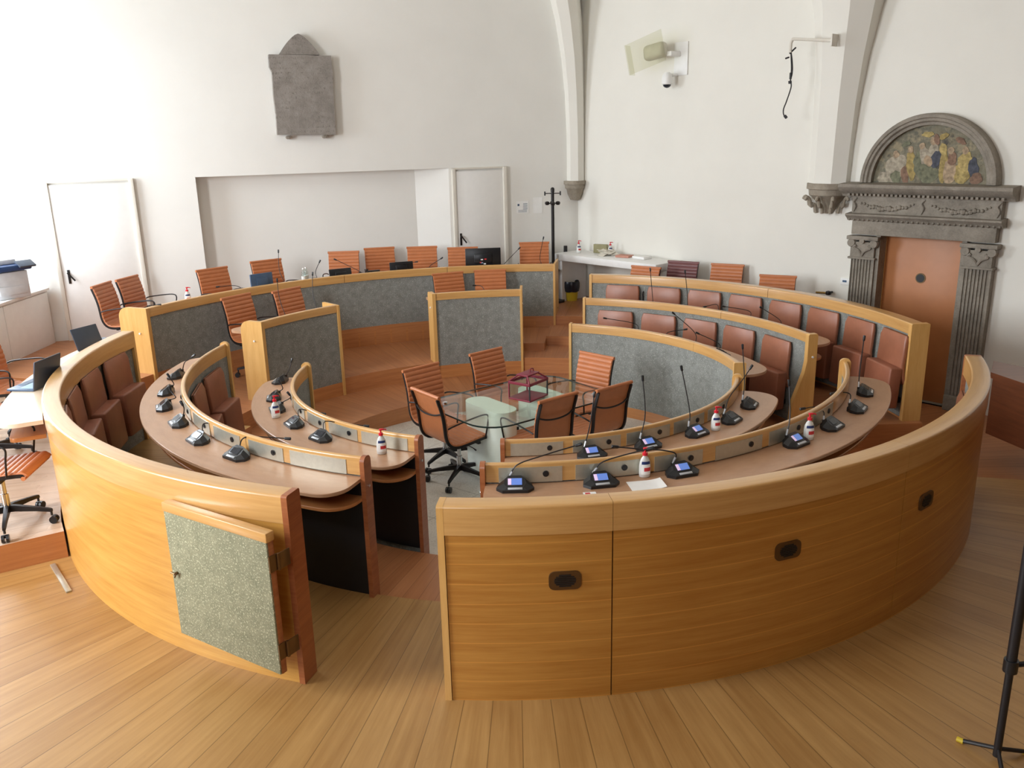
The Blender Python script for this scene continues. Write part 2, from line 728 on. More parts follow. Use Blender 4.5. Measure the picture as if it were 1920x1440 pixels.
wall('wall_back', CA, CB, [(w1s(-4.19), w1s(-.90), -.3, 2.4)], M['plaster2'])
wall('wall_right', CB, CC, [(4.84, 5.77, -.3, 1.63)], M['plaster'])
wall('wall_far_right', CC, CD, [], M['ochre'])
wall('wall_front', CD, CE, [(8.2, 10.6, 2.9, 5.6)], M['ochre'])
wall('wall_left', CE, CA, [(3.2, 5.6, 1.25, 4.8), (9.88, 12.16, 1.25, 4.6)], M['plaster2'])
mb = MB()
mb.box((0, -1.7, H + .1), (16, 17, .2))
struct(mb.build('ceiling', M['plaster'], smooth=False))

# niche behind the dais: back panel and splayed right cheek
mb = MB()
bl, br_ = w1(-4.19, -.22), w1(-1.33, -.22)
fr_ = w1(-.90, 0)
fl = w1(-4.19, 0)
pts = [bl, br_, fr_]
z0, z1 = -.28, 2.4
off = Vector((-sin(RZ1), cos(RZ1), 0)) * .04
for a, b in ((bl, br_), (br_, fr_)):
    va = [mb.V((a.x, a.y, z0)), mb.V((b.x, b.y, z0)), mb.V((b.x, b.y, z1)), mb.V((a.x, a.y, z1))]
    vb = [mb.V((a.x + off.x, a.y + off.y, z0)), mb.V((b.x + off.x, b.y + off.y, z0)), mb.V((b.x + off.x, b.y + off.y, z1)), mb.V((a.x + off.x, a.y + off.y, z1))]
    mb.F(va)
    mb.F(vb)
    for i in range(4):
        mb.F([va[i], va[(i + 1) % 4], vb[(i + 1) % 4], vb[i]])
struct(mb.build('trim_1', M['plaster2'], smooth=False), 'white recess panel behind the dais')


# windows in the outer walls (their daylight enters the room)
def window(name, c, w, h, rz):
    o = thing(name, 'tall white framed window', 'window', c, rz)
    struct(o)
    del o['category']
    mb = MB()
    for s in (-1, 1):
        mb.box((s * (w / 2 - .04), 0, 0), (.08, .08, h))
        mb.box((0, 0, s * (h / 2 - .04)), (w - .16, .08, .08))
    mb.box((0, 0, 0), (.06, .06, h - .16))
    mb.box((0, 0, h * .14), (w - .16, .05, .06))
    struct(mb.build('window_frame', M['white'], o))
    return o


window('window_1', (-7.3, -5.0, 3.025), 2.4, 3.55, pi / 2)
window('window_2', (-7.3, 1.62, 2.925), 2.25, 3.35, pi / 2)
window('window_3', (-2.2, -9.7, 4.25), 2.4, 2.7, 0)

# ---------------------------------------------------------------- floors, terraces and steps
Z_PIT, Z_T1, Z_T2, Z_T3, Z_T3R, Z_PL = -.28, -.10, .10, .36, .22, .20


def sector(name, az0, az1, rin, rout, z, zb, mat, step=3.0, mat_side=None):
    """solid floor block between two radii (numbers or functions of az)"""
    n = max(1, int(abs(az1 - az0) / step + .5))
    mb = MB()
    azs = [az0 + (az1 - az0) * i / n for i in range(n + 1)]
    # keep exact room corners
    fi = rin if callable(rin) else (lambda a: rin)
    fo = rout if callable(rout) else (lambda a: rout)
    if callable(rout):
        for c in ROOM:
            a = degrees(atan2(c[0], c[1]))
            for k in (a, a + 360, a - 360):
                if min(az0, az1) < k < max(az0, az1):
                    azs.append(k)
        azs.sort()
    rings = [[P(fi(a), a, zb), P(fi(a), a, z), P(fo(a), a, z), P(fo(a), a, zb)] for a in azs]
    vv = [[mb.V(p) for p in r] for r in rings]
    us = [(fi(azs[0]) * radians(a)) for a in azs]
    for i in range(len(azs) - 1):
        a, b = vv[i], vv[i + 1]
        mb.mi = 0
        mb.F((a[1], b[1], b[2], a[2]))
        mb.mi = 1
        mb.F((a[0], b[0], b[1], a[1]), ((us[i], zb), (us[i + 1], zb), (us[i + 1], z), (us[i], z)))
        mb.F((a[2], b[2], b[3], a[3]))
        mb.F((a[3], b[3], b[0], a[0]))
    mb.F(list(reversed(vv[0])))
    mb.F(vv[-1])
    return struct(mb.build(name, [mat, mat_side or M['riser']]))


AIS0, AIS1 = 88.4, 104.5
sector('floor', AIS1, 286.0, 2.86, outer_r, 0, -.4, M['floor'])
sector('floor', -74.0, 58.0, 2.86, outer_r, -.13, -.4, M['terrace'])
sector('floor', 58.0, AIS0, 2.86, 2.99, -.13, -.4, M['terrace'])
sector('floor_pit', 58.0, AIS0, 3.89, outer_r, Z_PIT, -.4, M['terrace'])
sector('floor_terrace', AIS1, 360 + AIS0, 2.07, 2.86, Z_T1, -.4, M['terrace'])
sector('floor_terrace', -74.0, AIS0, 2.86, 2.995, Z_T1, -.13, M['terrace'])
sector('floor_pit', 0, 360, .001, 2.07, Z_PIT, -.4, M['terrazzo'])
sector('floor_pit', AIS0, AIS1, 2.07, outer_r, Z_PIT, -.4, M['terrace'])
sector('floor_terrace', -74.0, 16.0, 2.995, 4.36, Z_T2, -.13, M['terrace'])
sector('floor_terrace', 16.0, AIS0, 2.995, 3.89, Z_T2, -.4, M['terrace'])
sector('floor_terrace', -74.0, 16.0, 4.36, outer_r, Z_T3, -.13, M['terrace'])
sector('floor_terrace', 16.0, 58.0, 3.89, outer_r, Z_T3R, -.13, M['terrace'])
sector('floor_step', .5, 6.8, 3.37, 4.345, .20, Z_T2, M['terrace'])
sector('floor_step', 6.8, 16.0, 3.66, 4.36, .23, Z_T2, M['terrace'])
sector('floor_platform', -122.7, -74.0, 3.845, outer_r, Z_PL, 0, M['platform'])


# ---------------------------------------------------------------- the curved joinery


def ring_root(name, label, az0, az1, R, z, cat, group=None):
    return thing(name, label, cat, P(R, (az0 + az1) / 2, z), 0, group)


def worktop(parent, rin, rout, az0, az1, z0, z1, rc0, rc1, mat, name='worktop'):
    """curved worktop whose outer corners are rounded with radii rc0, rc1 (metres)"""
    k = 180 / pi / rout
    azs = set()
    n = int(abs(az1 - az0) / 2.0)
    for i in range(n + 1):
        azs.add(az0 + (az1 - az0) * i / n)
    for j in range(10):
        f = (j / 9) ** 2
        azs.add(az0 + rc0 * k * f)
        azs.add(az1 - rc1 * k * f)
    azs = sorted(azs)

    def ro(a):
        r = rout
        for d, rc in (((a - az0) / k, rc0), ((az1 - a) / k, rc1)):
            if rc > 0 and d < rc:
                q = 1 - max(d, 0) / rc
                r -= min(rc, rout - rin - .04) * (1 - sqrt(max(0, 1 - q * q)))
        return r
    mb = MB()
    mb.arcf(lambda a: [(rin, z0), (rin, z1), (ro(a) - .004, z1), (ro(a), z1 - .004), (ro(a), z0)], azs)
    return mb.build(name, mat, parent, True)


def plate(parent, name, mat, poly, az, w, tip=True):
    """flat radial end board of thickness w (metres) on outline poly of (r, z)"""
    rm = sum(p[0] for p in poly) / len(poly)
    da = degrees(w / rm)
    mb = MB()
    mb.arc(poly, az - da / 2, az + da / 2, 5)
    return mb.build(name, mat, parent, True)


def arc_part(parent, name, mat, prof, az0, az1, step=1.5):
    mb = MB()
    mb.arc(prof, az0, az1, step)
    return mb.build(name, mat, parent, True)


def bolt(parent, az, r, z, side, mat):
    a = radians(az)
    t = Vector((cos(a), -sin(a), 0)) * side
    c = P(r, az, z)
    mb = MB()
    mb.tube([c - t * .004, c + t * .006], .011, 8)
    return mb.build('bolt', mat, parent, True)


# outer parapet, left half
def parapet(name, label, az0, az1, seams, lines_mat):
    root = ring_root(name, label, az0, az1, 3.77, 0, 'parapet')
    w = .5
    edges = [az0 + w] + seams + [az1 - w]
    for i in range(len(edges) - 1):
        arc_part(root, 'outer_panel', lines_mat, [(3.795, .0), (3.83, .0), (3.83, .945), (3.795, .945)], edges[i] + .05, edges[i + 1] - .05)
        arc_part(root, 'top_rail', M['rail'], rrect(3.712, .945, 3.836, 1.10, .014, '0011'), edges[i] + (0 if i == 0 else .03), edges[i + 1])
    arc_part(root, 'inner_felt', M['felt'], [(3.74, .0), (3.79, .0), (3.79, .94), (3.74, .94)], az0 + w, az1 - w)
    for az in (az0 + w / 2, az1 - w / 2):
        plate(root, 'end_board', M['red_wood'] if az == az0 + w / 2 else M['post'], rrect(3.711, 0, 3.8365, 1.101, .014, '0011'), az, .034)
    return root


par_l = parapet('curved_parapet', 'curved honey wood parapet at the left with the open felt gate against it', -162.2, -82.6, [], M['wood'])
par_r = parapet('curved_parapet', 'long curved honey wood parapet across the front right with three speaker grilles', 107.9, 186.0, [144.6, 173.0], M['wood_lines'])
for az in (176.6, 158.2, 140.7):
    mb = MB()
    k = degrees(1 / 3.83)
    poly = rrect(-.082, -.05, .082, .05, .03)
    fr_v, bk_v = [], []
    for s, z in poly:
        fr_v.append(mb.V(P(3.839, az - s * k, .69 + z)))
        bk_v.append(mb.V(P(3.82, az - s * k, .69 + z)))
    mb.F(fr_v)
    mb.F(bk_v)
    for i in range(len(poly)):
        j = (i + 1) % len(poly)
        mb.F([fr_v[i], fr_v[j], bk_v[j], bk_v[i]])
    g = mb.build('speaker_grille', M['hinge'], par_r, True)
    mb = MB()
    for i in range(7):
        z = .69 - .03 + i * .01
        hw = .055 * sqrt(max(.05, 1 - ((i - 3) / 3.6) ** 2))
        ring = []
        for s in (-hw, hw):
            ring.append([P(r, az - s * k, zz) for r, zz in ((3.836, z - .003), (3.842, z - .003), (3.842, z + .003), (3.836, z + .003))])
        mb.loft(ring)
    sl = mb.build('slats', M['dark'], g)

# gate folded back against the left parapet
g0, g1 = P(4.0, -161.9), P(3.885, -150.4)
gt = (g1 - g0).normalized()
gl = (g1 - g0).length
gate = thing('gate', 'open gate panel faced in speckled grey felt, folded back on the left parapet', 'gate', g0, atan2(gt.y, gt.x))
# local x runs from the hinge side to the free side, local -y ... outward is found below
gn = Vector((gt.y, -gt.x, 0))
sgn = 1 if gn.dot(g0) > 0 else -1      # +1: outward is local -y
oy = -sgn
mb = MB()
mb.box((gl / 2, -oy * .018, .545), (gl, .034, .755), bev=.003)
mb.build('core_board', M['red_wood'], gate)
mb = MB()
mb.box((gl / 2, oy * .004, .545), (gl - .006, .012, .752), bev=.003)
mb.build('felt_panel', M['felt_gate'], gate)
mb = MB()
mb.box((gl / 2, -oy * .014, .946), (gl + .01, .056, .055), bev=.008)
mb.build('top_rail', M['rail'], gate)
for z in (.80, .30):
    mb = MB()
    mb.box((-.003, -oy * .015, z), (.006, .05, .09))
    mb.tube([(-.012, -oy * .045, z - .046), (-.012, -oy * .045, z + .046)], .008, 8)
    mb.box((-.012, -oy * .085, z), (.006, .07, .09), bev=.001)
    mb.build('hinge', M['hinge'], gate)
mb = MB()
mb.tube([(gl - .05, oy * .008, .56), (gl - .05, oy * .03, .56)], .009, 8)
mb.tube([(gl - .05, oy * .028, .56), (gl - .02, oy * .032, .565)], .006, 6)
mb.tube([(gl - .065, oy * .025, .575), (gl - .04, oy * .025, .535)], .004, 6)
mb.build('latch', M['hinge'], gate)


# curved desks at the front, two rows each side
def front_desk(label, az0, az1, R, ztop, zdesk, rout, zin, zfl, plates, front_at_low, mat_up, sockets=True, tall_end=None):
    """az0 < az1; front_at_low tells which end is the aisle end seen from the front"""
    root = ring_root('curved_desk', label, az0, az1, R + .1, min(zin, zfl), 'desk')
    w = degrees(.03 / R)
    a0, a1 = az0 + w, az1 - w
    # front board facing the centre
    arc_part(root, 'front_board', M['felt'], [(R - .008, zin), (R + .004, zin), (R + .004, ztop - .12), (R - .008, ztop - .12)], a0, a1)
    arc_part(root, 'upstand', mat_up, rrect(R - .010, ztop - .12, R + .026, ztop, .012, '0011'), a0, a1)
    arc_part(root, 'inner_board', M['dark'], [(R + .002, zfl), (R + .02, zfl), (R + .02, zdesk - .03), (R + .002, zdesk - .03)], a0, a1)
    rcs = (.30, .06) if front_at_low else (.06, .30)
    worktop(root, R + .02, rout, a0, a1, zdesk - .022, zdesk, .17 if front_at_low else .24, .24 if front_at_low else .17, M['laminate'])
    worktop(root, R + .022, rout - .08, a0, a1, zdesk - .15, zdesk - .13, .18, .18, M['base_wood'], 'shelf')
    for i, (p0, p1) in enumerate(plates):
        sp = arc_part(root, 'steel_plate', M['steel'], [(R + .024, zdesk + .008), (R + .030, zdesk + .008), (R + .030, ztop - .026), (R + .024, ztop - .026)], p0, p1)
        if sockets and i not in (0,) or sockets == 'all':
            a = p0 + (p1 - p0) * .26 if not front_at_low else p0 + (p1 - p0) * .26
            c = P(R + .030, a, (zdesk + ztop) / 2 - .004)
            d = P(1, a)
            mb = MB()
            mb.tube([c - d * .002, c + d * .006], .019, 14)
            mb.tube([c + d * .005, c + d * .009], .010, 10)
            mb.build('socket', M['blackplastic'], sp, False).location = -root.location + root.location
    for end, az in ((0, az0 + w / 2), (1, az1 - w / 2)):
        low_end = (end == 0) == front_at_low
        zb = zin if low_end else zin
        plate(root, 'end_board', M['red_wood'] if low_end else M['post'],
              rrect(R - .035, zin, R + .055, ztop + (.008 if low_end else .02), .04, '0011', 6), az, .03)
        if low_end:
            bolt(root, az + (-w / 2 if end == 0 else w / 2), R + .01, zdesk - .06, -1 if end == 0 else 1, M['chrome'])
    return root


DZ_A, DZ_B = .82, .66
front_desk('left rear curved desk with brown top and six microphones, nearest the left parapet', -161.2, -79.8, 2.855, .95, DZ_A, 3.205, Z_T1, 0,
           [(-158.4, -149.6), (-148.4, -141.6), (-139.6, -132.4), (-131.0, -124.0), (-122.4, -115.5), (-113.8, -107)], True, M['rail'])
front_desk('left inner curved desk with brown top beside the terrazzo floor', -160.0, -82.5, 1.99, .785, DZ_B, 2.355, Z_PIT, Z_T1,
           [(-157.2, -145.4), (-144.2, -134.6), (-133.2, -124.6), (-122.6, -113), (-111, -101)], True, M['rail'])
front_desk('right rear curved desk with brown top, just behind the long front parapet', 103.6, 184.4, 2.855, .95, DZ_A, 3.195, Z_T1, 0,
           [(127.0, 134.2), (136.0, 144.8), (146.2, 154.2), (156.2, 163.0), (164.8, 173.0), (174.6, 182.2)], False, M['rail'], 'all')
front_desk('right inner curved desk with brown top in front of the glass table', 104.2, 183.2, 1.985, .785, DZ_B, 2.345, Z_PIT, Z_T1,
           [(122, 132.4), (134, 144.4), (145.6, 156.8), (158.2, 168.6), (170.6, 181.2)], False, M['rail'], 'all')


# rear rows: felt faced partitions
def rear_row(name, label, az0, az1, R, zb, ztop, zbase, rail_h, posts, top=None, seams=(), cat='partition', tw=.05, felt_m='felt'):
    root = ring_root(name, label, az0, az1, R, zb, cat)
    wl, wr = posts[0][0], posts[1][0]
    d0, d1 = degrees(wl / R), degrees(wr / R)
    a0, a1 = az0 + d0, az1 - d1
    arc_part(root, 'felt_panel', M[felt_m], [(R + .004, zbase), (R + .04, zbase), (R + .04, ztop - rail_h), (R + .004, ztop - rail_h)], a0, a1)
    if zbase > zb + .01:
        arc_part(root, 'baseboard', M['base_wood'], [(R, zb), (R + .04, zb), (R + .04, zbase), (R, zbase)], a0, a1)
    ed = [a0] + list(seams) + [a1]
    for i in range(len(ed) - 1):
        arc_part(root, 'top_rail', M['rail'], rrect(R - .008, ztop - rail_h, R + tw, ztop, .012, '0011'), ed[i] + (.04 if i else 0), ed[i + 1] - (.04 if i < len(ed) - 2 else 0))
    for (w, poly), az in ((posts[0], az0 + d0 / 2), (posts[1], az1 - d1 / 2)):
        plate(root, 'end_board', M['post'], poly, az, w)
    return root


R1 = rear_row('felt_partition', 'low curved felt partition behind the glass table, innermost of the right rear rows', 17.9, 88.4, 2.065, Z_PIT, .75, -.16, .095,
              [(.028, rrect(2.05, Z_PIT, 2.14, .755, .012, '0011')), (.035, rrect(2.045, Z_PIT, 2.16, .752, .012, '0011'))], seams=(63.6,))
worktop(R1, 2.1, 2.46, 18.6, 87.6, .60, .625, .05, .3, M['laminate'])
R2 = rear_row('felt_partition', 'curved felt partition with five leather seat backs, middle of the right rear rows', 17.0, 79.3, 2.955, Z_T1, .887, -.09, .085,
              [(.03, rrect(2.94, Z_T1, 3.03, .89, .012, '0011')),
               (.06, [(2.80, Z_T1), (3.045, Z_T1), (3.045, .88), (3.035, .892), (2.955, .892), (2.945, .88), (2.945, .62), (2.925, .50), (2.87, .34), (2.82, .2)])], seams=(52.2,))
worktop(R2, 2.995, 3.33, 17.6, 78.2, .74, .765, .05, .25, M['laminate'])
worktop(R2, 2.995, 3.22, 17.6, 78.2, .60, .62, .05, .2, M['base_wood'], 'shelf')
R3 = rear_row('felt_partition', 'curved felt partition with eight leather seat backs, outermost of the right rear rows', 15.7, 87.3, 3.745, Z_T2, 1.05, .115, .105,
              [(.035, rrect(3.73, Z_T2, 3.86, 1.052, .012, '0011')), (.06, rrect(3.725, Z_T2, 3.90, 1.055, .012, '0011'))], seams=(52.8,), tw=.13)

# dais: long rear desk and the two short desks in front of it
L3 = rear_row('dais_desk', 'long felt fronted dais desk with monitors, along the back left', -68.2, 7.9, 4.36, Z_T2, 1.10, .29, .10,
              [(.05, rrect(4.335, Z_T2, 4.74, 1.103, .12, '0010', 8)), (.03, rrect(4.34, Z_T2, 4.9, 1.10, .01, '0011'))], cat='desk', seams=(-31, -12), tw=.06)
worktop(L3, 4.41, 4.60, -67.5, 7.4, .995, 1.02, .2, .04, M['laminate'])
L2a = rear_row('dais_desk', 'short felt fronted desk at the left of the dais, two mics on its top', -64.6, -42.8, 2.99, Z_T1, .99, .06, .085,
               [(.05, rrect(2.965, Z_T1, 3.26, .993, .11, '0010', 8)), (.03, rrect(2.97, Z_T1, 3.3, .99, .01, '0011'))], cat='desk')
worktop(L2a, 3.03, 3.5, -63.9, -43.2, .835, .86, .12, .04, M['laminate'])
L2b = rear_row('dais_desk', 'short blue-grey felt fronted desk in the middle, directly behind the glass table', -19.6, 2.2, 2.985, Z_T1, .985, .06, .085,
               [(.045, rrect(2.965, Z_T1, 3.2, .985, .05, '0010', 6)), (.03, rrect(2.97, Z_T1, 3.3, .985, .01, '0011'))], cat='desk')
worktop(L2b, 3.03, 3.5, -18.9, 1.7, .835, .86, .05, .04, M['laminate'])
for rt_, az, r, z, s in ((L2a, -64.7, 3.08, .78, -1), (L2b, -19.7, 3.06, .80, -1), (L2b, 2.25, 3.02, .80, 1), (L3, -68.3, 4.46, .82, -1), (R2, 79.35, 3.0, .66, 1), (R1, 88.45, 2.1, .56, 1)):
    bolt(rt_, az, r, z, s, M['white'])

# secretary desk behind the left parapet
sd = thing('side_desk', 'pale curved side desk outside the left parapet with an open laptop on it', 'desk', P(4.0, -100, Z_PL))
worktop(sd, 3.845, 4.15, -119.5, -82.5, .945, .975, .16, .03, M['pale_top'])
worktop(sd, 3.845, 4.08, -117.5, -83, .80, .83, .05, .03, M['base_wood'], 'shelf')
for az in (-104, -85):
    mb = MB()
    mb.tube([P(3.9, az, Z_PL), P(3.9, az, .94)], .018, 10)
    mb.build('leg', M['blackmetal'], sd, True)


# ---------------------------------------------------------------- fold-up seats fixed to the rows
def make_seat():
    r = thing('fold_up_seat', 'x', 'seat')
    # local: y = out from the felt into the row (towards the ring centre), z = 0 at the row floor
    mb = MB()
    prof = [(.0, .36), (.012, .42), (.03, .48), (.035, .56), (.025, .68), (.02, .78), (.018, .84)]
    rings = []
    hw = .225
    for i, (y, z) in enumerate(prof):
        f = 1.0 if 0 < i < len(prof) - 1 else .93
        t = .045 if 0 < i < len(prof) - 1 else .03
        ring = []
        for a, b in rrect(-hw * f, 0, hw * f, t, .018, '1111', 3):
            ring.append((a, y + b + .002, z))
        rings.append(ring)
    mb.loft(rings)
    mb.build('backrest', M['seat_leather'], r, sharp=60)
    mb = MB()
    m = Matrix.Translation((0, .135, .335)) @ Matrix.Rotation(radians(3), 4, 'X')
    mb.box((0, 0, 0), (.46, .125, .40), m, bev=.018, seg=3)
    mb.build('seat_cushion', M['leather_dark'], r, sharp=60)
    mb = MB()
    mb.box((0, .045, .19), (.30, .09, .05), bev=.004)
    mb.box((.0, .03, .26), (.10, .06, .22))
    mb.build('bracket', M['blackmetal'], r)
    return r


seat0 = make_seat()
used = [False]


def place_seat(R, az, z, label, group):
    loc = P(R, az, z)
    rz = -radians(az) + pi
    if not used[0]:
        used[0] = True
        seat0.location, seat0.rotation_euler = loc, (0, 0, rz)
        seat0['label'], seat0['group'] = label, group
        return seat0
    return dup(seat0, loc, rz, label, group=group)


ORD = ['first', 'second', 'third', 'fourth', 'fifth', 'sixth', 'seventh', 'eighth']
for i, az in enumerate((22.7, 31.3, 39.8, 48.5, 57.2, 65.8, 74.5, 83.4)):
    place_seat(3.748, az, .09, f'tan leather fold-up seat, {ORD[i]} from the back aisle in the outermost right rear row', 'fold-up seats of the outermost right rear row')
for i, az in enumerate((25.3, 36.3, 47.2, 58.1, 69.5)):
    place_seat(2.958, az, -.09, f'tan leather fold-up seat, {ORD[i]} from the back aisle in the middle right rear row', 'fold-up seats of the middle right rear row')
for i, az in enumerate((-89.3, -98.2, -107.2, -116.2)):
    place_seat(3.738, az, .11, f'brown leather fold-up seat inside the left parapet, {ORD[i]} from its rear end', 'fold-up seats inside the left parapet')
for i, az in enumerate((-89.2, -100.2)):
    place_seat(2.846, az, -.06, f'brown fold-up seat on the back of the left rear desk, {ORD[i]} from its rear end', 'fold-up seats behind the left inner desk')
for i, az in enumerate((113.0, 122.0)):
    place_seat(3.738, az, .0, f'tan leather fold-up seat inside the front right parapet, {ORD[i]} from its rear end', 'fold-up seats inside the right parapet')


# ---------------------------------------------------------------- ribbed leather swivel chair
def make_chair():
    r = thing('swivel_chair', 'x', 'chair')
    ctrl = [(.245, .425), (.262, .447), (.235, .467), (.13, .462), (.0, .447), (-.12, .437), (-.195, .45), (-.238, .49),
            (-.258, .55), (-.266, .63), (-.275, .71), (-.295, .80), (-.32, .88), (-.335, .925)]
    sp = smooth_path([(0, a, b) for a, b in ctrl], 12)
    ds = [0.0]
    for i in range(1, len(sp)):
        ds.append(ds[-1] + (sp[i] - sp[i - 1]).length)
    L = ds[-1]

    def at(s):
        s = max(0, min(L, s))
        for i in range(1, len(sp)):
            if ds[i] >= s:
                t = (s - ds[i - 1]) / max(1e-9, ds[i] - ds[i - 1])
                p = sp[i - 1].lerp(sp[i], t)
                d = (sp[min(i + 1, len(sp) - 1)] - sp[max(i - 2, 0)]).normalized()
                return p, Vector((0, d.z, -d.y))
        return sp[-1], Vector((0, 0, 1))
    hw = .212
    pitch = .047
    split = next(ds[i] for i in range(len(sp)) if sp[i].y < -.20 and sp[i].z > .45)

    def sling(s0, s1, name):
        mb = MB()
        n = int((s1 - s0) / pitch * 8)
        rings = []
        for i in range(n + 1):
            s = s0 + (s1 - s0) * i / n
            p, nn = at(s)
            # the sitting side lies on the side of +z for the seat, +y for the back
            if nn.z < -.2 or (abs(nn.z) <= .2 and nn.y < 0):
                nn = -nn
            b = .0085 * abs(sin(pi * s / pitch)) ** .6
            f = p + nn * (.006 + b)
            k = p - nn * .008
            rings.append([Vector((x, q.y, q.z)) for x, q in ((-hw, k), (-hw - .004, p), (-hw, f), (hw, f), (hw + .004, p), (hw, k))])
        mb.loft(rings)
        return mb
    m = sling(0.01, split, 'seat')
    m.tube([(-hw - .006, .245, .432), (hw + .006, .245, .432)], .016, 10)
    m.build('seat', M['leather'], r, sharp=40)
    m = sling(split, L, 'backrest')
    m.tube([(-hw - .012, -.338, .925), (hw + .012, -.338, .925)], .017, 10)
    m.build('backrest', M['leather'], r, sharp=40)
    for s in (-1, 1):
        mb = MB()
        rings = []
        for i in range(0, 40):
            q = .03 + (L - .04) * i / 39
            p, nn = at(q)
            if nn.z < -.2 or (abs(nn.z) <= .2 and nn.y < 0):
                nn = -nn
            a, b = p - nn * .001, p - nn * .030
            x0, x1 = s * (hw - .014), s * (hw + .003)
            rings.append([(x0, a.y, a.z), (x1, a.y, a.z), (x1, b.y, b.z), (x0, b.y, b.z)])
        mb.loft(rings)
        mb.build('side_frame', M['blackmetal'], r)
        mb = MB()
        x = s * (hw + .028)
        mb.tube(smooth_path([(x - s * .012, -.262, .625), (x, -.20, .645), (x, .0, .672), (x, .13, .68), (x, .175, .655), (x, .165, .58), (x - s * .012, .145, .455)], 5), .0075, 8)
        mb.build('armrest', M['chrome'] if False else M['blackmetal'], r)
    mb = MB()
    mb.tube(smooth_path([(-hw - .004, -.302, .775), (-.12, -.325, .745), (0, -.332, .735), (.12, -.325, .745), (hw + .004, -.302, .775)], 5), .008, 8)
    mb.build('back_stretcher', M['blackmetal'], r)
    mb = MB()
    mb.box((0, .0, .405), (.16, .22, .04), bev=.008)
    mb.box((0, .08, .415), (.44, .03, .022))
    mb.box((0, -.09, .41), (.44, .03, .022))
    mb.tube([(.06, .0, .395), (.20, .02, .375), (.245, .02, .365)], [.004, .004, .008], 6)
    mb.build('tilt_mechanism', M['blackmetal'], r)
    mb = MB()
    mb.lathe([(.0, .135), (.026, .135), (.026, .25), (.018, .252), (.018, .395), (.0, .395)], 14)
    mb.build('gas_column', M['chrome'], r)
    for i in range(5):
        a = 2 * pi * i / 5 + .3
        d = Vector((cos(a), sin(a), 0))
        t = Vector((-sin(a), cos(a), 0))
        mb = MB()
        rings = []
        for q, w, h, z in ((.0, .022, .05, .135), (.06, .019, .044, .135), (.2, .015, .03, .118), (.295, .012, .024, .102), (.305, .010, .018, .098)):
            c = d * q + Vector((0, 0, z))
            rings.append([c + t * w - Vector((0, 0, h / 2)), c + t * w * .8 + Vector((0, 0, h / 2)), c - t * w * .8 + Vector((0, 0, h / 2)), c - t * w - Vector((0, 0, h / 2))])
        mb.loft(rings)
        lg = mb.build('leg', M['blackmetal'], r)
        mb = MB()
        c = d * .295
        mb.tube([c + Vector((0, 0, .1)), c + Vector((0, 0, .062))], .009, 8)
        e = c + d * .012
        for sd_ in (-1, 1):
            mb.tube([e + t * (sd_ * .006) + Vector((0, 0, .029)), e + t * (sd_ * .024) + Vector((0, 0, .029))], .028, 14)
        mb.box(e + Vector((0, 0, .045)), (.02, .02, .02))
        mb.build('caster', M['blackplastic'], lg)
    return r


chair0 = make_chair()
first_chair = [True]


def place_chair(x, y, z, fx, fy, label, group, sc=1.0):
    """x, y: middle of the seat; fx, fy: facing"""
    rz = atan2(fy, fx) - pi / 2
    if first_chair[0]:
        first_chair[0] = False
        chair0.location, chair0.rotation_euler = (x, y, z), (0, 0, rz)
        chair0.scale = (1, 1, sc)
        chair0['label'], chair0['group'] = label, group
        return chair0
    return dup(chair0, (x, y, z), rz, label, (1, 1, sc), group)


def chair_top(tx, ty, z, fx, fy, label, group, sc=1.0):
    """place by the point under the middle of the backrest's top edge"""
    l = sqrt(fx * fx + fy * fy)
    if group == 'chairs behind the long dais desk':   # clear of the dais desk's front
        q = 1 + .14 / sqrt(tx * tx + ty * ty)
        tx, ty = tx * q, ty * q
    return place_chair(tx + .335 * fx / l, ty + .335 * fy / l, z, fx, fy, label, group, sc)


GT = 'chairs round the glass table'
chair_top(-.80, -.34, Z_PIT, .79, .62, 'tan ribbed swivel chair with its back turned, at the left end of the glass table', GT)
chair_top(-.93, .57, Z_PIT, .68, -.73, 'tan swivel chair facing us, left of two on the far side of the glass table', GT)
chair_top(-.30, 1.16, Z_PIT, .67, -.74, 'tan ribbed swivel chair facing us, just behind the burgundy ballot box', GT)
chair_top(.845, .89, Z_PIT, -.70, -.72, 'tan ribbed swivel chair facing us at the right end of the glass table', GT)
chair_top(.89, -.26, Z_PIT, -.62, .78, 'tan swivel chair from behind, right of two at the near side of the glass table', GT)
chair_top(.37, -.56, Z_PIT, -.62, .78, 'tan swivel chair from behind, left of two at the near side of the glass table', GT)

GD = 'chairs behind the long dais desk'
chair_top(-4.92, 2.74, Z_T3 - .09, 1, -.08, 'brown ribbed swivel chair farthest left behind the dais desk, nearest the white door', GD)
chair_top(-4.82, 3.22, Z_T3 - .09, .97, -.2, 'brown swivel chair second from the left behind the dais desk, half hidden by its neighbour', GD)
chair_top(-3.78, 3.34, Z_T3 - .02, .75, -.66, 'brown ribbed swivel chair third from the left behind the dais desk', GD)
chair_top(-3.24, 3.86, Z_T3, .64, -.77, 'brown swivel chair behind the grey monitor on the dais desk, left of the water bottles', GD)
chair_top(-2.35, 4.58, Z_T3, .06, -1, 'glossy pinkish tan swivel chair right of the water bottles behind the dais desk', GD)
chair_top(-1.89, 4.84, Z_T3 + .01, .24, -.97, 'tan swivel chair between the small desk phone and the niche', GD)
chair_top(-1.28, 4.84, Z_T3 + .01, .1, -1, 'tan swivel chair next to the splayed edge of the niche', GD)
chair_top(-.70, 4.80, Z_T3 - .01, .05, -1, 'tan swivel chair hidden behind the large black monitor before the white door', GD)
chair_top(.32, 4.96, Z_T3 + .02, 0, -1, 'tan swivel chair at the right end of the dais desk near the coat stand', GD)

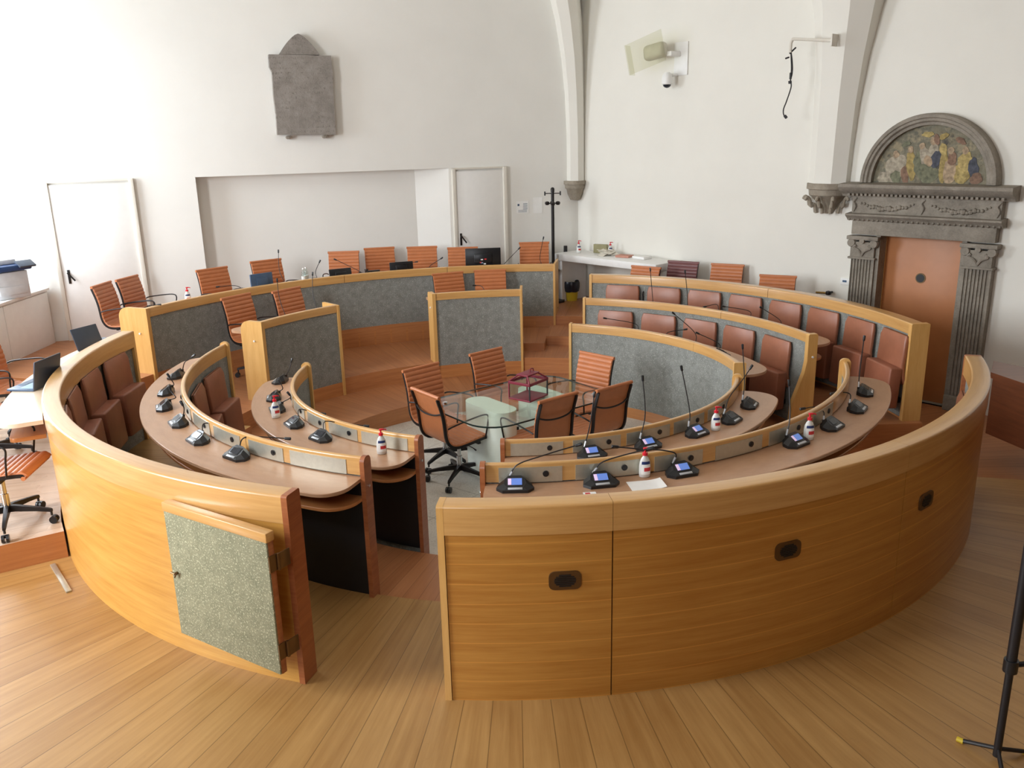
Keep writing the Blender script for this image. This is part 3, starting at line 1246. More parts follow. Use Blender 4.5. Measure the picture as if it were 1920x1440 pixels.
GS = 'chairs behind the short dais desks'
chair_top(-3.33, 2.56, Z_T2, .85, -.53, 'brown swivel chair at the left of the left short dais desk', GS, 1.03)
chair_top(-2.82, 2.95, Z_T2, .82, -.57, 'brown swivel chair at the right of the left short dais desk', GS, 1.03)
chair_top(-.88, 3.98, Z_T2, .41, -.91, 'tan swivel chair at the left of the middle short dais desk', GS, 1.03)
chair_top(-.31, 4.16, Z_T2, .1, -1, 'tan swivel chair at the right of the middle short dais desk', GS, 1.03)

GW = 'chairs along the wall behind the right rear rows'
chair_top(1.80, 3.88, Z_T3R, -.61, -.79, 'tan swivel chair before the white side table, leftmost along the right wall', GW, .94)
dk = chair_top(2.34, 4.08, Z_T3R, -.53, -.85, 'swivel chair with a dark sheen painted in, second from the left along the right wall', GW, .97)
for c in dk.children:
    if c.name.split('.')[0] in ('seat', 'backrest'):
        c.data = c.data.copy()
        c.data.materials[0] = M['leather_sheen']  # same leather, sheen painted as a darker tone
chair_top(2.86, 3.73, Z_T3R, -.5, -.86, 'reddish tan swivel chair third from the left along the right wall', GW, .97)
chair_top(3.26, 2.83, Z_T3R, -.46, -.89, 'low tan swivel chair nearest the stone portal along the right wall', GW, .95)

GP = 'chairs at the pale side desk'
place_chair(-4.72, .15, Z_PL, .97, -.2, 'brown swivel chair beside the white cabinet at the pale side desk', GP)
place_chair(-4.55, -.62, Z_PL, .96, .25, 'brown swivel chair cut by the left edge of the photo, behind the open laptop', GP)
place_chair(-3.68, -1.96, Z_PL, 1, .12, 'swivel chair with striped seat at the front end of the pale side desk', GP)

# ---------------------------------------------------------------- glass table and ballot box
tb = thing('glass_table', 'rounded glass meeting table on pale mint bases in the middle of the ring', 'table', (.04, .08, Z_PIT), radians(37.7))
ZG = .725
mb = MB()
mb.prism(rrect(-.775, -.545, .775, .545, .27, n=8), ZG - .004, ZG)
mb.build('table_top', M['glass'], tb)
mb = MB()
o_, i_ = rrect(-.783, -.553, .783, .553, .275, n=8), rrect(-.775, -.545, .775, .545, .27, n=8)
rings = [[(a[0], a[1], ZG - .012), (a[0], a[1], ZG + .001), (b[0], b[1], ZG + .001), (b[0], b[1], ZG - .012)] for a, b in zip(o_ + o_[:1], i_ + i_[:1])]
mb.loft(rings, caps=False)
mb.build('table_edge', M['glass_edge'], tb)
for cx, cy in ((-.29, .07), (.32, .04)):
    mb = MB()
    o2 = rrect(cx - .125, cy - .31, cx + .125, cy + .31, .12, n=8)
    mb.prism(o2, 0, ZG - .012)
    mb.build('base', M['mint'], tb)
mb = MB()
for px, py in ((.62, .36), (-.60, .36), (.62, -.36)):
    mb.lathe([(0, ZG), (.02, ZG), (.02, ZG + .012), (0, ZG + .012)], 12, Matrix.Translation((px, py, 0)))
mb.build('fitting', M['chrome'], tb)

bx = thing('ballot_box', 'burgundy framed glass ballot box with a sloped lid on the glass table', 'box', (.125, .13, Z_PIT + ZG + .001), radians(-37))
bw, bd, bh = .125, .15, .165
mb = MB()
mb.box((0, 0, .008), (2 * bw, 2 * bd, .016), bev=.003)
mb.build('base_plate', M['burgundy'], bx)
for sx in (-1, 1):
    for sy in (-1, 1):
        mb = MB()
        mb.box((sx * (bw - .006), sy * (bd - .006), .016 + (bh - .016) / 2), (.011, .011, bh - .016))
        mb.build('post', M['burgundy'] if sx < 0 else M['dark'], bx)
mb = MB()
for s in (-1, 1):
    mb.box((s * (bw - .005), 0, bh), (.014, 2 * bd + .004, .026), bev=.002)
    mb.box((0, s * (bd - .005), bh), (2 * bw + .004, .014, .026), bev=.002)
tw_, td_ = .055, .085
for sx in (-1, 1):
    for sy in (-1, 1):
        mb.tube([(sx * (bw - .006), sy * (bd - .006), bh + .01), (sx * tw_, sy * td_, bh + .062)], .008, 6)
mb.box((0, 0, bh + .066), (2 * tw_ + .02, 2 * td_ + .02, .016), bev=.003)
mb.build('lid_frame', M['burgundy'], bx)
mb = MB()
mb.tube(smooth_path([(0, .085, bh + .072), (0, .08, bh + .097), (0, .04, bh + .10), (0, .03, bh + .075)], 5), .006, 8)
mb.build('handle', M['burgundy'], bx)
mb = MB()
for s in (-1, 1):
    x, y = s * (bw - .004), s * (bd - .004)
    mb.F([mb.V((x, -bd + .01, .016)), mb.V((x, bd - .01, .016)), mb.V((x, bd - .01, bh)), mb.V((x, -bd + .01, bh))])
    mb.F([mb.V((-bw + .01, y, .016)), mb.V((bw - .01, y, .016)), mb.V((bw - .01, y, bh)), mb.V((-bw + .01, y, bh))])
mb.build('panes', M['pane'], bx)


# ---------------------------------------------------------------- conference microphones
def make_unit_body(root, lit):
    """local: x across, y towards the desk's upstand (centre of the ring), z up"""
    mb = MB()
    out = [(-.112, -.018), (-.075, -.062), (.075, -.062), (.112, -.018), (.098, .03), (.06, .062), (-.06, .062), (-.098, .03)]
    lo = [(x, y, 0) for x, y in out]
    mid = [(x, y, .017 + max(0, y + .02) * .12) for x, y in out]
    top = [(x * .60, y * .58 - .004, .024 + (y * .58 + .040) * .66) for x, y in out]
    mb.loft([lo, mid, top])
    mb.tube([(-.035, .045, .03), (-.035, .05, .06)], .012, 10)
    mb.build('body', M['blackplastic'], root, sharp=15)
    # tilted screen on the top face
    m = Matrix.Translation((0, -.006, .0495)) @ Matrix.Rotation(radians(34), 4, 'X')
    mb = MB()
    mb.box((0, 0, -.002), (.098, .062, .006), m, bev=.002)
    mb.mi = 1
    mb.box((.010, .0, .0016), (.062, .046, .0022), m)
    mb.mi = 2
    mb.box((-.032, .0, .0018), (.020, .044, .0022), m)
    mb.build('screen', [M['blackplastic'], M['screen_on'] if lit else M['screen_off'], M['screen_pink'] if lit else M['screen_off']], root)
    mb = MB()
    mb.box((.0, 0, 0), (.086, .016, .006), Matrix.Translation((0, -.049, .0235)) @ Matrix.Rotation(radians(28), 4, 'X'), bev=.002)
    mb.build('card_slot', M['silver'], root)


unit_lit = thing('conference_microphone', 'x', 'microphone', (0, 0, -20))
make_unit_body(unit_lit, True)
unit_dim = thing('conference_microphone', 'x', 'microphone', (0, 0, -20))
make_unit_body(unit_dim, False)


def mic(x, y, z, pts, label, group, k, lit=False, clip=True):
    if k in ('RA', 'LA', 'RB', 'LB'):
        f = (z - CAM_POS.z) / ((.80 if k in ('RA', 'LA') else .645) - CAM_POS.z)
        x, y = CAM_POS.x + (x - CAM_POS.x) * f, CAM_POS.y + (y - CAM_POS.y) * f
        if k == 'LA' or k == 'RA':
            q = max(1.0, 2.965 / sqrt(x * x + y * y))
        else:
            q = max(1.0, 2.105 / sqrt(x * x + y * y))
        x, y = x * q, y * q
    if k == 'L3':
        x, y = x * 4.5 / 4.6, y * 4.5 / 4.6
    az = atan2(x, y)
    rz = -az + pi
    src = unit_lit if lit else unit_dim
    r = dup(src, (x, y, z + .001), rz, label, group=group)
    c, s = cos(-rz), sin(-rz)
    loc = [Vector((p[0] * c - p[1] * s, p[0] * s + p[1] * c, p[2])) for p in pts]
    start = Vector((-.035, .05, .055))
    path = smooth_path([start] + loc[1:], 7)
    e = (path[-1] - path[-2]).normalized()
    head0 = path[-1] - e * .045
    while len(path) > 3 and (path[-1] - path[0]).length > 0 and (path[-2] - loc[-1]).length < .05:
        path.pop(-2)
    path[-1] = head0
    mb = MB()
    mb.tube(path, .0042, 6)
    mb.build('gooseneck', M['blackmetal'], r)
    mb = MB()
    q = loc[-1]
    mb.tube([head0, head0 + e * .006, q - e * .004, q], [.006, .0095, .0105, .007], 10)
    mb.build('microphone_head', M['blackplastic'], r)
    if clip:
        d = (path[1] - path[0]).normalized()
        mb = MB()
        mb.tube([start - d * .01, start + d * .045], .0075, 8)
        mb.build('stem_collar', M['silver'], r)
    return r


MICS = {
 'RA': (DZ_A, True, 'right rear desk', [
 (-0.013,-2.882,[(-0.011,0.026,0.09),(0.016,0.04,0.138),(0.178,0.055,0.19),(0.404,0.073,0.25)]),
 (0.495,-2.837,[(-0.034,0.016,0.057),(0.019,0.038,0.13),(0.228,0.054,0.184),(0.325,0.06,0.204)]),
 (1.009,-2.722,[(-0.041,0.019,0.068),(-0.033,0.034,0.118),(-0.112,0.041,0.142),(-0.277,0.044,0.156),(-0.425,0.048,0.172)]),
 (1.858,-2.249,[(-0.059,0.024,0.084),(-0.032,0.052,0.18),(-0.033,0.119,0.414)]),
 (2.228,-1.945,[(-0.062,0.018,0.063),(-0.03,0.10,0.085),(-0.082,0.135,0.109),(-0.19,0.131,0.097)]),
 (2.553,-1.563,[(-0.058,0.019,0.067),(-0.02,0.10,0.09),(-0.067,0.132,0.099),(-0.165,0.122,0.09)]),
 (2.776,-1.151,[(-0.062,0.021,0.075),(-0.039,0.045,0.156),(0.006,0.126,0.439)])]),
 'RB': (DZ_B, True, 'right inner desk', [
 (0.522,-1.977,[(-0.032,0.021,0.073),(-0.002,0.067,0.232),(0.033,0.126,0.438)]),
 (0.944,-1.831,[(-0.037,0.017,0.06),(-0.014,0.067,0.234),(-0.027,0.143,0.498)]),
 (1.353,-1.592,[(-0.062,0.02,0.071),(-0.048,0.05,0.174),(-0.104,0.143,0.498)]),
 (1.684,-1.302,[(-0.065,0.021,0.074),(-0.008,0.052,0.181),(0.099,0.09,0.311),(0.177,0.121,0.417)]),
 (1.925,-0.933,[(-0.064,0.022,0.077),(-0.035,0.057,0.199),(-0.045,0.141,0.491)])]),
 'LA': (DZ_A, False, 'left rear desk', [
 (-3.066,-0.161,[(0.069,0.02,0.068),(0.076,0.036,0.124),(0.12,0.044,0.151),(0.174,0.056,0.191)]),
 (-2.955,-0.692,[(0.082,0.005,0.035),(0.065,0.02,0.08),(0.012,0.041,0.163)]),
 (-2.808,-1.119,[(0.09,0.004,0.034),(0.095,0.019,0.083),(0.062,0.033,0.123),(0.046,0.045,0.175)]),
 (-2.539,-1.536,[(0.077,0.009,0.049),(0.043,0.034,0.119),(0.016,0.049,0.169)]),
 (-2.252,-1.932,[(0.08,0.01,0.054),(0.019,0.09,0.10),(0.092,0.118,0.09),(0.186,0.098,0.07)]),
 (-1.873,-2.272,[(0.069,0.014,0.057),(0.023,0.079,0.102),(0.095,0.083,0.115),(0.347,0.078,0.095)])]),
 'LB': (DZ_B, False, 'left inner desk', [
 (-2.217,0.152,[(0.077,0.017,0.056),(0.089,0.036,0.124),(0.116,0.061,0.211)]),
 (-2.132,-0.405,[(0.081,0.008,0.045),(0.078,0.026,0.089),(0.042,0.047,0.162)]),
 (-2.013,-0.752,[(0.091,0.007,0.044),(0.115,0.031,0.106),(0.085,0.043,0.15)]),
 (-1.771,-1.160,[(0.091,0.012,0.059),(0.033,0.083,0.107),(0.152,0.071,0.083),(0.246,0.056,0.07)]),
 (-1.485,-1.507,[(0.082,0.013,0.065),(0.024,0.082,0.114),(0.147,0.078,0.10),(0.359,0.071,0.071)])]),
 'R1': (.625, False, 'innermost right rear row', [
 (1.405,1.795,[(-0.017,0.015,0.054),(-0.039,0.039,0.136),(-0.393,0.058,0.207)]),
 (1.685,1.536,[(0.001,0.016,0.057),(0.013,0.026,0.09),(0.225,0.035,0.119)]),
 (1.938,1.201,[(0.001,0.02,0.068),(-0.02,0.045,0.156),(-0.253,0.105,0.368)]),
 (2.115,0.852,[(-0.009,0.015,0.052),(-0.024,0.033,0.116),(-0.256,0.066,0.231)])]),
 'R2': (.765, False, 'middle right rear row', [
 (1.695,2.655,[(-0.004,0.014,0.048),(0.0,0.071,0.248),(-0.014,0.138,0.48)]),
 (2.065,2.379,[(-0.012,0.021,0.072),(0.005,0.073,0.254),(-0.014,0.14,0.486)]),
 (2.368,2.077,[(-0.005,0.023,0.079),(-0.016,0.04,0.138),(-0.177,0.032,0.112)]),
 (2.640,1.718,[(-0.004,0.02,0.071),(-0.015,0.037,0.128),(-0.317,0.053,0.187)]),
 (2.866,1.306,[(-0.005,0.02,0.069),(-0.026,0.033,0.113),(-0.234,0.071,0.25)])]),
 'L2': (.86, False, 'short dais desks', [
 (-2.616,1.842,[(0.002,0.024,0.082),(-0.017,0.077,0.267),(-0.042,0.14,0.488)]),
 (-2.337,2.186,[(0.002,0.023,0.081),(0.006,0.075,0.26),(0.006,0.144,0.499)]),
 (-0.387,3.176,[(0.002,0.024,0.082),(-0.01,0.039,0.135),(-0.125,0.043,0.151)])]),
 'L3': (1.02, False, 'long dais desk', [
 (-4.206,1.864,[(0.0,0.001,0.02),(0.014,0.017,0.075),(0.17,0.019,0.085)]),
 (-3.485,3.003,[(0.0,-0.001,0.02),(-0.052,0.018,0.1),(-0.28,0.007,0.09)]),
 (-3.060,3.435,[(-0.001,0.004,0.014),(-0.017,0.062,0.214),(-0.025,0.135,0.468)]),
 (-2.691,3.731,[(0.002,0.008,0.027),(0.026,0.041,0.142),(0.094,0.084,0.291)]),
 (-2.117,4.084,[(0.002,0.011,0.037),(-0.083,0.035,0.123),(-0.358,0.072,0.256)]),
 (-1.678,4.283,[(0.0,0.018,0.062),(0.076,0.036,0.124),(0.338,0.05,0.168)]),
 (-1.194,4.442,[(-0.0,0.012,0.042),(0.016,0.025,0.085),(0.2,0.057,0.197)]),
 (-0.173,4.597,[(0.001,0.006,0.019),(0.079,0.026,0.091),(0.29,0.085,0.291)]),
 (0.393,4.583,[(-0.001,0.002,0.008),(0.01,0.045,0.155),(0.07,0.124,0.431)])]),
}
HOW = {
 'RA': ['low bent stem, first from the front aisle', 'stem behind a bottle, second from the aisle', 'stem bent back left, third from the aisle',
        'upright stem, just left of a sanitizer bottle', 'short bent stem, just right of a sanitizer bottle', 'short bent stem, second from the rear end', 'upright stem at the rear end'],
 'RB': ['upright stem, first from the front aisle', 'tall upright stem, second from the front aisle', 'tall leaning stem, just left of a sanitizer bottle', 'stem leaning right, just right of a sanitizer bottle', 'upright stem at the rear end'],
 'LA': ['at its far rear end', 'second from the rear end', 'third from the rear end', 'fourth from the rear end', 'stem bent low, second from the front aisle', 'long low stem, first from the front aisle'],
 'LB': ['at its far rear end', 'behind a sanitizer bottle, second from the rear end', 'hidden by a bottle, third from the rear end', 'stem bent low, second from the front aisle', 'long low stem, first from the front aisle'],
 'R1': ['stem bent left, first from the back aisle', 'stem bent right, second from the back aisle', 'stem rising left, third from the back aisle', 'stem bent left, fourth from the back aisle'],
 'R2': ['upright stem, first from the back aisle', 'upright stem, second from the back aisle', 'short bent stem, third from the back aisle', 'low bent stem, fourth from the back aisle', 'stem bent left at the right end'],
 'L2': ['tall stem, left of two on the left one', 'tall stem, right of two on the left one', 'low stem on the middle one'],
 'L3': ['low pale stem at the left end', 'low stem left of the grey monitor', 'tall upright stem right of the grey monitor', 'leaning stem beside the water bottles', 'stem bent left before the pinkish chair', 'stem bent right behind the small laptop', 'low leaning stem before the niche edge', 'stem leaning right beside the large black monitor', 'tall upright stem at the right end'],
}
for k, (z, clip, where, lst) in MICS.items():
    for i, (x, y, pts) in enumerate(lst):
        mic(x, y, z, pts, f'black microphone on the {where}, {HOW[k][i]}', f'microphones on the {where}', k=k, lit=(k in ('RA', 'RB') and i < (4 if k == 'RA' else 3)), clip=clip)
for u in (unit_lit, unit_dim):
    for c in list(u.children):
        bpy.data.objects.remove(c)
    bpy.data.objects.remove(u)


# ---------------------------------------------------------------- sanitizer pump bottles
def make_bottle():
    r = thing('sanitizer_bottle', 'x', 'bottle', (0, 0, -20))
    mb = MB()
    secs = [(.030, 0), (.035, .004), (.037, .03), (.036, .07), (.032, .10), (.022, .122), (.013, .132), (.013, .140)]
    rings = []
    for q, z in secs:
        rings.append([(q * cos(2 * pi * k / 18), q * .68 * sin(2 * pi * k / 18), z) for k in range(18)])
    mb.loft(rings)
    mb.build('body', M['bottle'], r, sharp=50)
    mb = MB()
    rows = [(.022, .0378), (.042, .0378), (.066, .0374), (.086, .0355), (.104, .0325)]
    grid = []
    for z, q in rows:
        grid.append([mb.V((q * sin(t), -q * .695 * cos(t), z)) for t in [-.85 + 1.7 * i / 10 for i in range(11)]])
    for j in range(4):
        for i in range(10):
            mb.mi = (0, 1, 0, 2)[j]
            if j == 1 and i < 3:
                mb.mi = 0
            mb.F([grid[j][i], grid[j][i + 1], grid[j + 1][i + 1], grid[j + 1][i]])
    mb.build('label', [M['paper'], M['labelred'], M['blue']], r)
    mb = MB()
    mb.lathe([(0, .139), (.0165, .139), (.0165, .156), (.006, .158), (.006, .178), (0, .178)], 14)
    mb.box((.006, 0, .182), (.034, .018, .012), bev=.004)
    mb.tube([(.016, 0, .183), (.034, 0, .180), (.04, 0, .174)], .0045, 8)
    mb.build('pump', M['red'], r)
    return r


bot0 = make_bottle()
for x, y, z, rz, lab in (
        (-1.96, -.99, DZ_B, .6, 'white sanitizer pump bottle with red pump among the microphones of the left inner desk'),
        (-.965, -1.885, DZ_B, .3, 'white sanitizer pump bottle with red pump at the front end of the left inner desk'),
        (.775, -2.815, DZ_A, .2, 'sanitizer pump bottle with red pump above a white sheet on the right rear desk'),
        (1.965, -2.23, DZ_A, .1, 'sanitizer pump bottle with red pump between two microphones of the right rear desk'),
        (1.505, -1.545, DZ_B, .1, 'sanitizer pump bottle with red pump on the right inner desk'),
        (-3.84, 2.38, 1.02, .4, 'small sanitizer pump bottle with pink red pump on the left part of the dais desk'),
        (1.02, 5.50, 1.09, .2, 'sanitizer pump bottle at the left end of the white side table in the corner'),
        (1.47, 5.22, 1.09, .2, 'sanitizer pump bottle amid the papers on the white side table')):
    dup(bot0, (x, y, z + .001), rz, lab, group='sanitizer bottles')
for c in list(bot0.children):
    bpy.data.objects.remove(c)
bpy.data.objects.remove(bot0)

# paper and card on the right rear desk
mb = MB()
pp = []
for i in range(9):
    t = i / 8
    pp.append((t * .21 - .105, .002 + .012 * max(0, t - .55) ** 2 * 5))
mb.loft([[(x, y, z) for y in (-.07, .07)] + [(x, y, z + .0012) for y in (.07, -.07)] for x, z in pp])
o = mb.build('paper_sheet', M['paper'])
o.location, o.rotation_euler = (.765, -2.955, DZ_A + .0005), (0, 0, radians(8))
tag(o, 'white sheet lying below the sanitizer bottle on the right rear desk', 'paper')
mb = MB()
mb.box((0, 0, .002), (.075, .045, .002))
mb.mi = 1
mb.box((-.012, .004, .0032), (.03, .02, .0006))
o = mb.build('card', [M['paper'], M['labelred']])
o.location, o.rotation_euler = (.42, -3.06, DZ_A + .0005), (0, 0, radians(6))
tag(o, 'small white card beside the microphone on the right rear desk', 'card')


# ---------------------------------------------------------------- things on the dais desk
def monitor(name, label, az, R, z, w, h, lean, back, front_up=.06, stand=True, mat=None, base=True):
    r = thing(name, label, 'monitor', P(R, az, z + .001), -radians(az) + pi)
    # the screen faces outwards (local -y); its back is seen
    m = Matrix.Translation((0, 0, front_up)) @ Matrix.Rotation(radians(-lean), 4, 'X')
    mb = MB()
    mb.box((0, .0, h / 2), (w, .022, h), m, bev=.005)
    mb.box((0, .016, h * .45), (w * .5, .018, h * .5), m, bev=.006)
    mb.build('housing', mat or M['lid'], r)
    mb = MB()
    mb.box((0, -.0125, h / 2), (w - .02, .002, h - .02), m)
    mb.build('screen', M['screen_off'], r)
    mb = MB()
    mb.box((0, .0, .006), (w * .45, .16, .012), bev=.004)
    mb.box((0, .02, front_up / 2 + .02), (.05, .02, front_up + .05))
    mb.build('stand', M['blackplastic'], r)
    return r


monitor('monitor', 'grey backed monitor between two brown chairs on the left part of the dais desk', -44.9, 4.51, 1.02, .31, .20, -4, True, .01, mat=M['bluegrey'])
monitor('monitor', 'black monitor tilted back before the pinkish tan chair on the dais desk', -30.8, 4.51, 1.02, .31, .14, -14, True, .01, mat=M['blackplastic'])
monitor('monitor', 'dark blue-black monitor between the two tan chairs before the niche', -19.9, 4.51, 1.02, .33, .15, -8, True, .02, mat=M['blackplastic'])
mb4 = monitor('monitor', 'large black monitor with coloured stickers on the dais desk before the white door', -5.2, 4.51, 1.02, .50, .26, -4, True, .04, mat=M['blackplastic'])
mb = MB()
for i, (sx, sz, mi) in enumerate(((-.02, .145, 0), (.03, .15, 1), (-.035, .105, 1), (.02, .085, 0), (-.02, .10, 2))):
    mb.mi = mi
    mb.box((-sx, .031, sz), (.032, .002, .016))  # small coloured patches on the back of the housing
mb.build('patches', [M['white'], M['labelred'], M['palekeys']], mb4)

ph = thing('desk_phone', 'small black desk device on the dais desk left of the tan chairs', 'phone', P(4.51, -25.2, 1.021), -radians(-25.2) + pi)
mb = MB()
prof = [(-.06, 0), (.07, 0), (.07, .09), (.05, .095), (-.06, .02)]
mb.loft([[(x, y, z) for y, z in prof] for x in (-.09, .09)])
mb.build('body', M['blackplastic'], ph)
mb = MB()
mb.tube(smooth_path([(.085, -.05, .05), (.085, 0, .075), (.085, .06, .105)], 4), .015, 8)
mb.build('handset', M['dark'], ph)

for az, R, lab in ((-37.6, 4.48, 'clear water bottle at the left of the pair on the dais desk'), (-36.8, 4.54, 'clear water bottle at the right of the pair on the dais desk')):
    wb = thing('water_bottle', lab, 'bottle', P(R, az, 1.021), 0, 'water bottles on the dais desk')
    mb = MB()
    mb.lathe([(0, 0), (.03, .002), (.032, .02), (.030, .06), (.032, .09), (.031, .14), (.013, .185), (.012, .2), (0, .2)], 14)
    mb.build('body', M['pane'], wb)
    mb = MB()
    mb.lathe([(.0325, .045), (.0325, .11)], 14)
    mb.build('label', M['bottle'], wb)
    mb = MB()
    mb.lathe([(0, .198), (.014, .198), (.014, .214), (0, .214)], 12)
    mb.build('cap', M['white'], wb)

# ---------------------------------------------------------------- pale side desk: laptop, tablet
lp = thing('laptop', 'open laptop with pale keys on the pale side desk', 'laptop', P(4.0, -104.2, .976), radians(-97))
mb = MB()
mb.box((0, -.02, .009), (.33, .23, .016), bev=.004)
mb.build('base', M['bluegrey'], lp)
mb = MB()
mb.box((0, .02, .0185), (.29, .12, .003))
mb.mi = 1
mb.box((0, -.09, .018), (.10, .06, .002))
mb.build('keyboard', [M['palekeys'], M['bluegrey']], lp)
mb = MB()
m = Matrix.Translation((0, .095, .012)) @ Matrix.Rotation(radians(-12), 4, 'X')
mb.box((0, 0, .115), (.33, .012, .23), m, bev=.004)
mb.build('lid', M['lid'], lp)
mb = MB()
mb.box((0, -.0068, .12), (.30, .001, .19), m)
mb.build('screen', M['screen_off'], lp)

lp2 = thing('laptop', 'closed-keyboard slate laptop standing open at the rear end of the pale side desk', 'laptop', P(4.02, -86.0, .976), radians(68))
mb = MB()
mb.box((0, -.10, .008), (.30, .21, .014), bev=.004)
mb.build('base', M['lid'], lp2)
mb = MB()
mb.box((0, -.10, .0165), (.27, .15, .003))
mb.build('keyboard', M['palekeys'], lp2)
mb = MB()
m = Matrix.Translation((0, .01, .012)) @ Matrix.Rotation(radians(-18), 4, 'X')
mb.box((0, 0, .105), (.30, .010, .21), m, bev=.004)
mb.build('lid', M['lid'], lp2)

# ---------------------------------------------------------------- left: cabinet, printer, bin
cb = thing('cabinet', 'low white cabinet under the printer along the left wall', 'cabinet', (-6.4, 1.3, Z_PL))
mb = MB()
mb.prism([(-.53, -2.0), (.36, -2.0), (.36, 2.09), (-.53, 1.77)], 0, .85)
mb.build('body', M['white'], cb)
mb = MB()
mb.prism([(-.53, -2.02), (.39, -2.02), (.39, 2.10), (-.53, 1.77)], .85, .88)
mb.build('cabinet_top', M['white'], cb)
for i in range(4):
    mb = MB()
    mb.box((.367, -1.47 + i * 1.01, .43), (.014, 1.0, .80), bev=.003)
    mb.build('door', M['white'], cb)
pr_ = thing('printer', 'white and dark blue multifunction printer on the low white cabinet', 'printer', (-6.18, 2.72, Z_PL + .881), radians(58))
mb = MB()
mb.box((0, 0, .16), (.40, .40, .32), bev=.01)
mb.box((0, -.205, .10), (.34, .01, .10), bev=.002)
mb.build('body', M['grey'], pr_)
mb = MB()
mb.box((-.03, -.02, .365), (.56, .44, .07), bev=.02)
mb.build('scanner_unit', plain('navy_plastic', (40, 66, 110), .35), pr_)
mb = MB()
m = Matrix.Translation((.18, -.22, .40)) @ Matrix.Rotation(radians(28), 4, 'X')
mb.box((0, 0, 0), (.20, .13, .025), m, bev=.006)
mb.build('control_panel', M['lid'], pr_)
mb = MB()
mb.box((-.06, .05, .43), (.40, .30, .06), bev=.015)
mb.box((-.16, .05, .48), (.18, .28, .05), bev=.01)
mb.build('feeder', M['grey'], pr_)
bn = thing('waste_bin', 'maroon waste bin with a black bag beside the left white door', 'bin', (-4.95, 2.30, Z_PL))
mb = MB()
mb.lathe([(0, 0), (.11, 0), (.145, .36), (.135, .36), (.105, .01), (0, .01)], 18)
mb.build('bin_body', M['maroon'], bn)


def bag(parent, r, z, h):
    mb = MB()
    rings = []
    n = 20
    for q, zz, w in ((r * .98, z - h, .03), (r * 1.10, z - h * .55, .05), (r * 1.10, z - h * .1, .04), (r * 1.02, z + .012, .03), (r * .8, z - .02, .03)):
        rings.append([(q * (1 + w * sin(5 * a) * cos(3 * a + zz * 9)) * cos(a), q * (1 + w * sin(4 * a + 1)) * sin(a), zz + .006 * sin(6 * a + q * 40)) for a in [2 * pi * k / n for k in range(n)]])
    mb.loft(rings, caps=False)
    return mb.build('bag', M['binbag'], parent, sharp=60)


bag(bn, .145, .40, .20)


# ---------------------------------------------------------------- doors in the rear wall
def wall_door(name, x0, x1, z0, z1, handle_x, label, hm):
    c = w1((x0 + x1) / 2, 0, z0)
    w = (x1 - x0) * 1.0628
    r = thing(name, label, 'door', c, RZ1)
    del r['category']
    struct(r)
    h = z1 - z0
    mb = MB()
    mb.box((0, -.012, h / 2 - .02), (w - .10, .03, h - .06), bev=.003)
    struct(mb.build('door_leaf', M['door_white'], r))
    mb = MB()
    mb.box((-w / 2 + .025, -.02, h / 2), (.05, .05, h), bev=.004)
    mb.box((w / 2 - .025, -.025, h / 2), (.055, .07, h), bev=.006)
    struct(mb.build('door_frame', M['door_frame'], r))
    mb = MB()
    mb.box((0, -.02, h - .012), (w, .045, .024))
    struct(mb.build('door_head', M['stone'] if False else M['door_frame'], r))
    mb = MB()
    mb.tube([(handle_x, -.02, 1.04), (handle_x, -.075, 1.04)], .011, 8)
    mb.tube([(handle_x - .01, -.075, 1.06), (handle_x + .07, -.08, .95)], .011, 8)
    mb.box((handle_x, -.03, 1.0), (.03, .006, .18), bev=.002)
    struct(mb.build('door_handle', M['blackmetal'], r))
    return r


wall_door('door_1', -5.90, -4.91, Z_PL, 2.415, -.40, 'white flush door at the left', 0)
wall_door('door_2', -.86, -.07, Z_T3, 2.40, -.32, 'white flush door beside the niche', 0)

# notices on the wall
for x, z, w, h, lab in ((.175, 1.785, .20, .18, 'white notice sheet with printed lines, left of two by the coat stand'), (.41, 1.80, .15, .24, 'plain white notice sheet, right of two by the coat stand')):
    c = w1(x, .004, z)
    n = thing('notice', lab, 'notice', c, RZ1)
    mb = MB()
    mb.box((0, 0, 0), (w, .002, h))
    mb.build('sheet', M['paper'], n)
    if w > .18:
        mb = MB()
        for i in range(5):
            mb.box((.045, -.0015, .05 - i * .02), (.07, .001, .006))
        for i in range(3):
            mb.box((0, -.0015, -.045 - i * .014), (.14, .001, .004))
        mb.box((-.065, -.0015, .035), (.03, .001, .03))
        mb.build('print', M['bluegrey'], n)

# coat stand
cs = thing('coat_stand', 'tall dark coat stand with knobbed hooks in the corner', 'coat stand', (.625, 5.42, Z_T3))
mb = MB()
mb.lathe([(0, 0), (.17, 0), (.17, .03), (.03, .045), (.03, .05), (0, .05)], 20)
mb.build('base', M['blackmetal'], cs)
mb = MB()
mb.tube([(0, 0, .04), (0, 0, 1.66)], .024, 12)
mb.lathe([(0, 1.655), (.028, 1.655), (.03, 1.70), (.018, 1.72), (0, 1.725)], 12)
mb.build('pole', M['blackmetal'], cs)
for a in (0, pi):
    mb = MB()
    mb.tube([(0, 0, 1.635), (.115 * cos(a), .115 * sin(a), 1.635)], .007, 8)
    mb.tube([(.115 * cos(a), 0, 1.605), (.115 * cos(a), 0, 1.665)], .011, 8)
    mb.build('arm', M['blackmetal'], cs)
for a in (.35, pi - .35, 1.6, 4.7):
    d = Vector((cos(a), sin(a), 0))
    mb = MB()
    mb.tube([(0, 0, 1.485), d * .07 + Vector((0, 0, 1.49))], .009, 8)
    mb.lathe([(0, -.03), (.026, -.024), (.037, 0), (.028, .022), (0, .03)], 12, Matrix.Translation(d * .085 + Vector((0, 0, 1.49))))
    mb.build('hook', M['blackmetal'], cs)
mb = MB()
